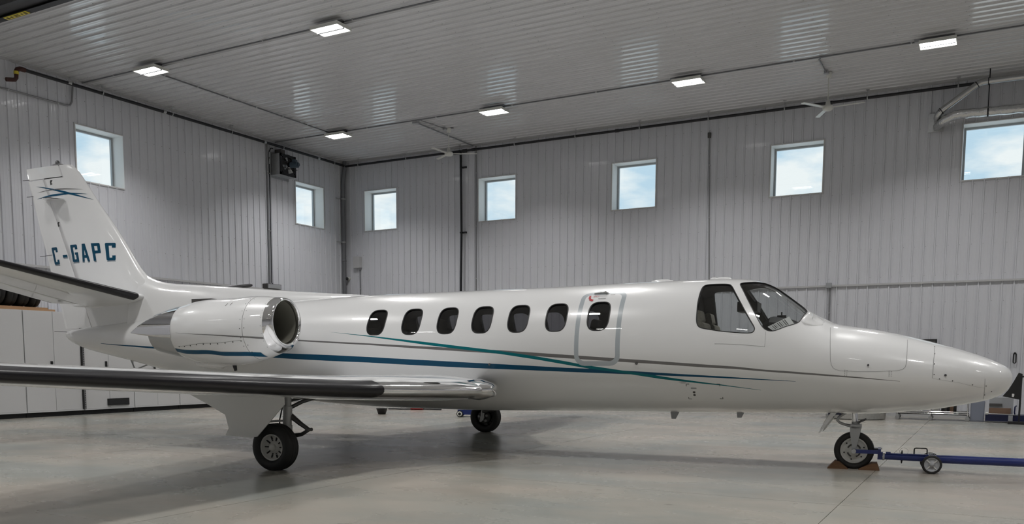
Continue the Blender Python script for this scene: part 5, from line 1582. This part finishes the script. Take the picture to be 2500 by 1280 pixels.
# ================================================================== cabinets along the left wall
CW = 1.30; y0 = -13.65; CTOP = 2.235
posn = ['white tall cabinet furthest left, cut by the photo edge, under the tailplane', 'white tall cabinet at the photo edge, below the wooden planks', 'white tall cabinet with a door gap just left of the rudder foot',
        'white tall cabinet behind the tail cone, with a black handle', 'white tall cabinet behind the engine exhaust and tail cone', 'white tall cabinet furthest right, behind the engine']
for k in range(6):
    a, b = y0 + CW * k, y0 + CW * (k + 1)
    t = thing('storage_cabinet', posn[k], 'cabinet', group='white tall cabinets along the left wall')
    mb = MB(); mb.bx((.02, a + .006, .10), (.615, b - .006, CTOP)); mb.build('body', 'gap' if False else 'cabinet', t)
    mb = MB(); mb.bx((.05, a + .006, 0), (.59, b - .006, .10)); mb.build('toe_kick', 'gap', t)
    for s in (0, 1):
        u, v = (a + .012, (a + b) / 2 - .004) if s == 0 else ((a + b) / 2 + .004, b - .012)
        mb = MB(); mb.bx((.617, u, .135), (.640, v, CTOP - .01)); d = mb.build('door', 'cabinet', t)
        if s == 0:
            mb = MB(); mb.bx((.640, v - .085, 1.00), (.668, v - .045, 1.18)); mb.build('handle', 'black', d)
    mb = MB(); mb.bx((.616, a + .008, .10), (.648, b - .008, .132)); mb.build('bottom_rail', 'cabinet', t)
    if k == 2 or k == 3: pass
t = thing('slotted_upright', 'black slotted metal upright between two cabinets below the tail cone', 'upright')
mb = MB(); mb.bx((.640, -9.785, .12), (.665, -9.765, 2.20)); mb.build('edge_strip', 'black', t)
mb = MB(); mb.bx((.640, -9.745, .12), (.660, -9.705, 2.20)); st_ = mb.build('channel', 'conduit', t)
for k in range(40):
    mb = MB(); mb.bx((.659, -9.735, .16 + .05 * k), (.662, -9.715, .185 + .05 * k)); mb.build('slot', 'black', st_)
t = thing('cabinet_vent', 'small black rectangle low on a white cabinet behind the wing', 'vent')
mb = MB(); mb.bx((.641, -9.17, .18), (.665, -8.61, .335)); mb.build('frame', 'black', t)
mb = MB(); mb.bx((.664, -9.15, .195), (.668, -8.63, .32)); mb.build('grille', 'gap', t)

for i, (a, b, z, h) in enumerate(((-13.6, -10.30, CTOP, .040), (-11.6, -10.45, CTOP + .041, .030))):
    mb = MB(); mb.bx((.10, a, z), (.60 - .02 * i, b, z + h)); o = mb.build('wooden_plank', 'pine', label=['long pine plank lying along the cabinet tops below the tyres', 'shorter pine plank on the long plank, under the tyres'][i], cat='plank', group='pine planks on the cabinets')
labs = ['dark tyre on the cabinets, at the photo edge', 'second dark tyre from the photo edge on the cabinets', 'third dark tyre from the photo edge on the cabinets', 'fourth dark tyre in the row on the cabinets', 'last dark tyre in the row, closest to the fin']
for k in range(5):
    y = -11.75 + .27 * k; r = .33 - .012 * k
    zc = CTOP + .072 + r
    t = thing('spare_tyre', labs[k], 'tyre', (.33, y, zc), (0, 0, R(8 - 3 * k)), 'tyres stored on top of the cabinets')
    mb = MB(); hw = .115
    mb.lathe([(-hw * .6, .17), (-hw * .95, .20), (-hw, r * .78), (-hw * .8, r * .96), (-hw * .4, r), (-.01, r), (-.005, r - .01), (.005, r - .01), (.01, r), (hw * .4, r), (hw * .8, r * .96), (hw, r * .78), (hw * .95, .20), (hw * .6, .17), (-hw * .6, .17)], (0, 0, 0), (0, 1, 0), 32); mb.build('carcass', 'rubber', t)
    for s in (-1, 1):
        mb = MB(); mb.lathe([(0, .165), (0, .182), (.012, .182), (.012, .165)], (0, s * hw * .72, 0), (0, s, 0), 28); mb.build('bead', 'rubber', t)

# ================================================================== clutter beyond the nose
t = thing('stock_tank', 'round galvanised tub on the floor behind the nose gear', 'tub', (15.62, -1.55, 0))
mb = MB(); mb.lathe([(.005, 0), (.005, .60), (.03, .62), (.18, .625), (.19, .635), (.20, .625), (.42, .64), (.43, .66), (.45, .655), (.44, .63), (.05, .60), (.05, 0)], (0, 0, 0), (0, 0, 1), 40); mb.build('shell', 'galv', t)
mb = MB(); mb.lathe([(.30, .636), (.31, .642), (.32, .636)], (0, 0, 0), (0, 0, 1), 40); mb.build('bead', 'galv', t)

t = thing('rolling_cart', 'low chrome-railed workshop cart on casters under the nose', 'cart', (17.05, -1.1, 0))
for z in (.15, .19, .62):
    mb = MB(); mb.tube([(-.62, -.24, z), (.78, -.24, z)], .009, 8); mb.tube([(-.62, .24, z), (.78, .24, z)], .009, 8); mb.build('rail', 'chrome', t)
mb = MB(); mb.bx((-.62, -.24, .125), (.78, .24, .14)); mb.build('shelf', 'gap', t)
mb = MB(); mb.bx((-.62, -.24, .60), (.78, .24, .612)); mb.build('shelf', 'steel', t)
for x in (-.60, .05, .76):
    for y in (-.23, .23):
        mb = MB(); mb.cyl((x, y, .10), (x, y, .66), .013, n=10); mb.build('post', 'chrome', t)
        mb = MB(); mb.cyl((x, y - .014, .048), (x, y + .014, .048), .045, n=16); mb.bx((x - .02, y - .022, .05), (x + .02, y + .022, .105)); mb.build('caster', 'galv', t)
mb = MB(); mb.bx((.10, -.10, .14), (.22, .2, .27)); mb.build('bracket_box', 'offwhite', t)
for k, (m_, w, h, lab) in enumerate((('black', .055, .25, 'black'), ('darkbox', .05, .24, 'charcoal'), ('gap', .05, .26, 'jet black'), ('cardboard', .07, .25, 'brown'), ('black', .05, .24, 'dark'))):
    x = 17.30 + sum((.055, .05, .05, .07, .05)[:k]) + .004 * k
    b = thing('binder', '%s binder standing on the cart, %s from the white box' % (lab, ['first', 'second', 'third', 'fourth', 'fifth'][k]), 'binder', (x, -1.08, .14), (0, 0, 0), 'binders on the cart')
    mb = MB(); mb.bx((0, -.14, 0), (.006, .14, h)); mb.bx((w - .006, -.14, 0), (w, .14, h)); mb.bx((0, -.145, 0), (w, -.139, h)); mb.build('cover', m_, b)
    mb = MB(); mb.bx((.008, -.13, .005), (w - .008, .13, h - .01)); mb.build('pages', 'paper', b)

t = thing('blue_grey_locker', 'blue grey steel pedestal box standing beyond the nose underside', 'locker', (17.99, -1.05, 0))
mb = MB(); mb.bx((-.13, -.2, 0), (.13, .2, .44)); mb.build('body', 'bluegrey', t)
mb = MB(); mb.bx((-.12, -.206, .02), (.12, -.2, .42)); mb.build('door', 'bluegrey', t)
mb = MB(); mb.bx((-.13, -.2, .44), (.0, .2, .455)); mb.tube([(-.10, -.05, .455), (-.08, -.05, .49), (-.03, -.05, .49), (-.01, -.05, .455)], .010, 6); mb.build('white_top_clip', 'offwhite', t)

t = thing('tool_trolley', 'dark navy trolley with a white knob and rail at the right edge', 'trolley', (18.62, -1.1, 0))
mb = MB(); mb.bx((-.48, -.25, .03), (.75, .25, .16)); mb.build('base', 'navyplastic', t)
mb = MB(); mb.cyl((-.44, -.27, .185), (.10, -.27, .17), .011, n=8); mb.build('rail', 'steel', t)
mb = MB(); mb.lathe([(-.03, 0), (-.02, .022), (0, .03), (.02, .022), (.03, 0)], (-.45, -.27, .19), (0, 0, 1), 14); mb.build('knob', 'offwhite', t)
mb = MB(); mb.bx((-.42, -.12, .16), (-.02, -.08, .30)); mb.build('brown_panel', 'cardboard', t)
mb = MB(); mb.bx((-.42, -.13, .34), (-.18, -.10, .39)); mb.build('dark_slot', 'darkbox', t)
mb = MB(); mb.bx((-.42, -.10, .16), (.02, .2, .52)); mb.build('grey_cabinet', 'greybox', t)
mb = MB(); mb.bx((-.06, -.28, .03), (.02, -.25, .16)); mb.build('step', 'greybox', t)
mb = MB(); mb.tube([(.06, -.26, .16), (.045, -.28, .22), (.05, -.28, .34), (.075, -.27, .36)], .014, 8); mb.build('hose', 'navyplastic', t)

t = thing('black_seat_back', 'black shell with a small white badge, seen past the nose tip', 'seat', (18.63, -1.62, 0))
mb = MB(); mb.prism([(-.20, .56), (.10, .50), (.13, .62), (.13, 1.02), (.06, 1.04), (-.02, .86), (-.10, .70)], -.03, .03); mb.build('shell', 'black', t)
mb = MB(); mb.prism([(-.035, .555), (.0, .55), (.008, .59), (.004, .615), (-.035, .615)], -.036, -.030); mb.build('badge', 'paper', t)
mb = MB(); mb.cyl((.115, 0, .04), (.115, 0, 1.0), .018, n=10); mb.cyl((.115, 0, .96), (.55, 0, 1.03), .018, n=10); mb.build('post', 'black', t)
mb = MB(); mb.box((.12, 0, .025), (.4, .3, .05)); mb.build('base', 'black', t)

t = thing('parts_bin', 'white and orange parts bin on the dark trolley at the right photo edge', 'bin', (18.93, -1.12, .16))
mb = MB(); mb.bx((-.08, -.2, 0), (.18, .15, .10)); mb.build('tray', 'navyplastic', t)
mb = MB(); mb.bx((-.07, -.19, .10), (.17, .14, .26)); mb.build('box', 'paper', t)
mb = MB(); mb.bx((-.06, -.193, .16), (.05, -.19, .20)); mb.build('orange_print', 'cardboard', t)

# ================================================================== small things seen under the belly
t = thing('black_pail', 'small black tapered pail on the floor under the fuselage', 'pail', (6.02, -6.05, 0))
mb = MB(); mb.lathe([(.004, 0), (.004, .085), (.13, .128), (.135, .136), (.14, .128), (.135, .122), (.02, .08), (.02, 0)], (0, 0, 0), (0, 0, 1), 24); mb.build('shell', 'black', t)
mb = MB(); mb.tube([(-.128, 0, .125), (-.10, .04, .135), (0, .09, .138), (.10, .04, .135), (.128, 0, .125)], .004, 6); mb.build('bail', 'darksteel', t)
t = thing('air_hose', 'dark air hose with a red coupling lying beneath the fuselage', 'hose')
mb = MB(); mb.tube([(5.0, -4.45, .02), (5.15, -4.36, .02), (5.3, -4.35, .018), (5.55, -4.2, .02)], .016, 8); mb.tube([(5.75, -4.1, .02), (6.0, -4.0, .02), (6.3, -4.02, .02)], .016, 8); mb.build('tube', 'black', t)
mb = MB(); mb.cyl((5.52, -4.21, .07), (5.80, -4.08, .07), .07, n=14); mb.build('coupling', 'red', t)
t = thing('floor_jack', 'blue and black trolley jack behind the far main wheel', 'jack', (8.02, -5.75, 0), (0, 0, R(25)))
mb = MB(); mb.bx((-.10, -.14, .05), (.42, .14, .16)); mb.build('frame', 'towblue', t)
mb = MB(); mb.bx((-.02, -.12, .16), (.3, .12, .24)); mb.build('body', 'navyplastic', t)
for x in (-.05, .36):
    for s in (-1, 1):
        mb = MB(); mb.cyl((x, s * .15, .07), (x, s * .19, .07), .07, n=20); w = mb.build('wheel', 'rubber', t)
        mb = MB(); mb.lathe([(0, .032), (0, .055), (.01, .055), (.01, .032)], (x, s * .19, .07), (0, s, 0), 20); mb.build('rim', 'offwhite', w)
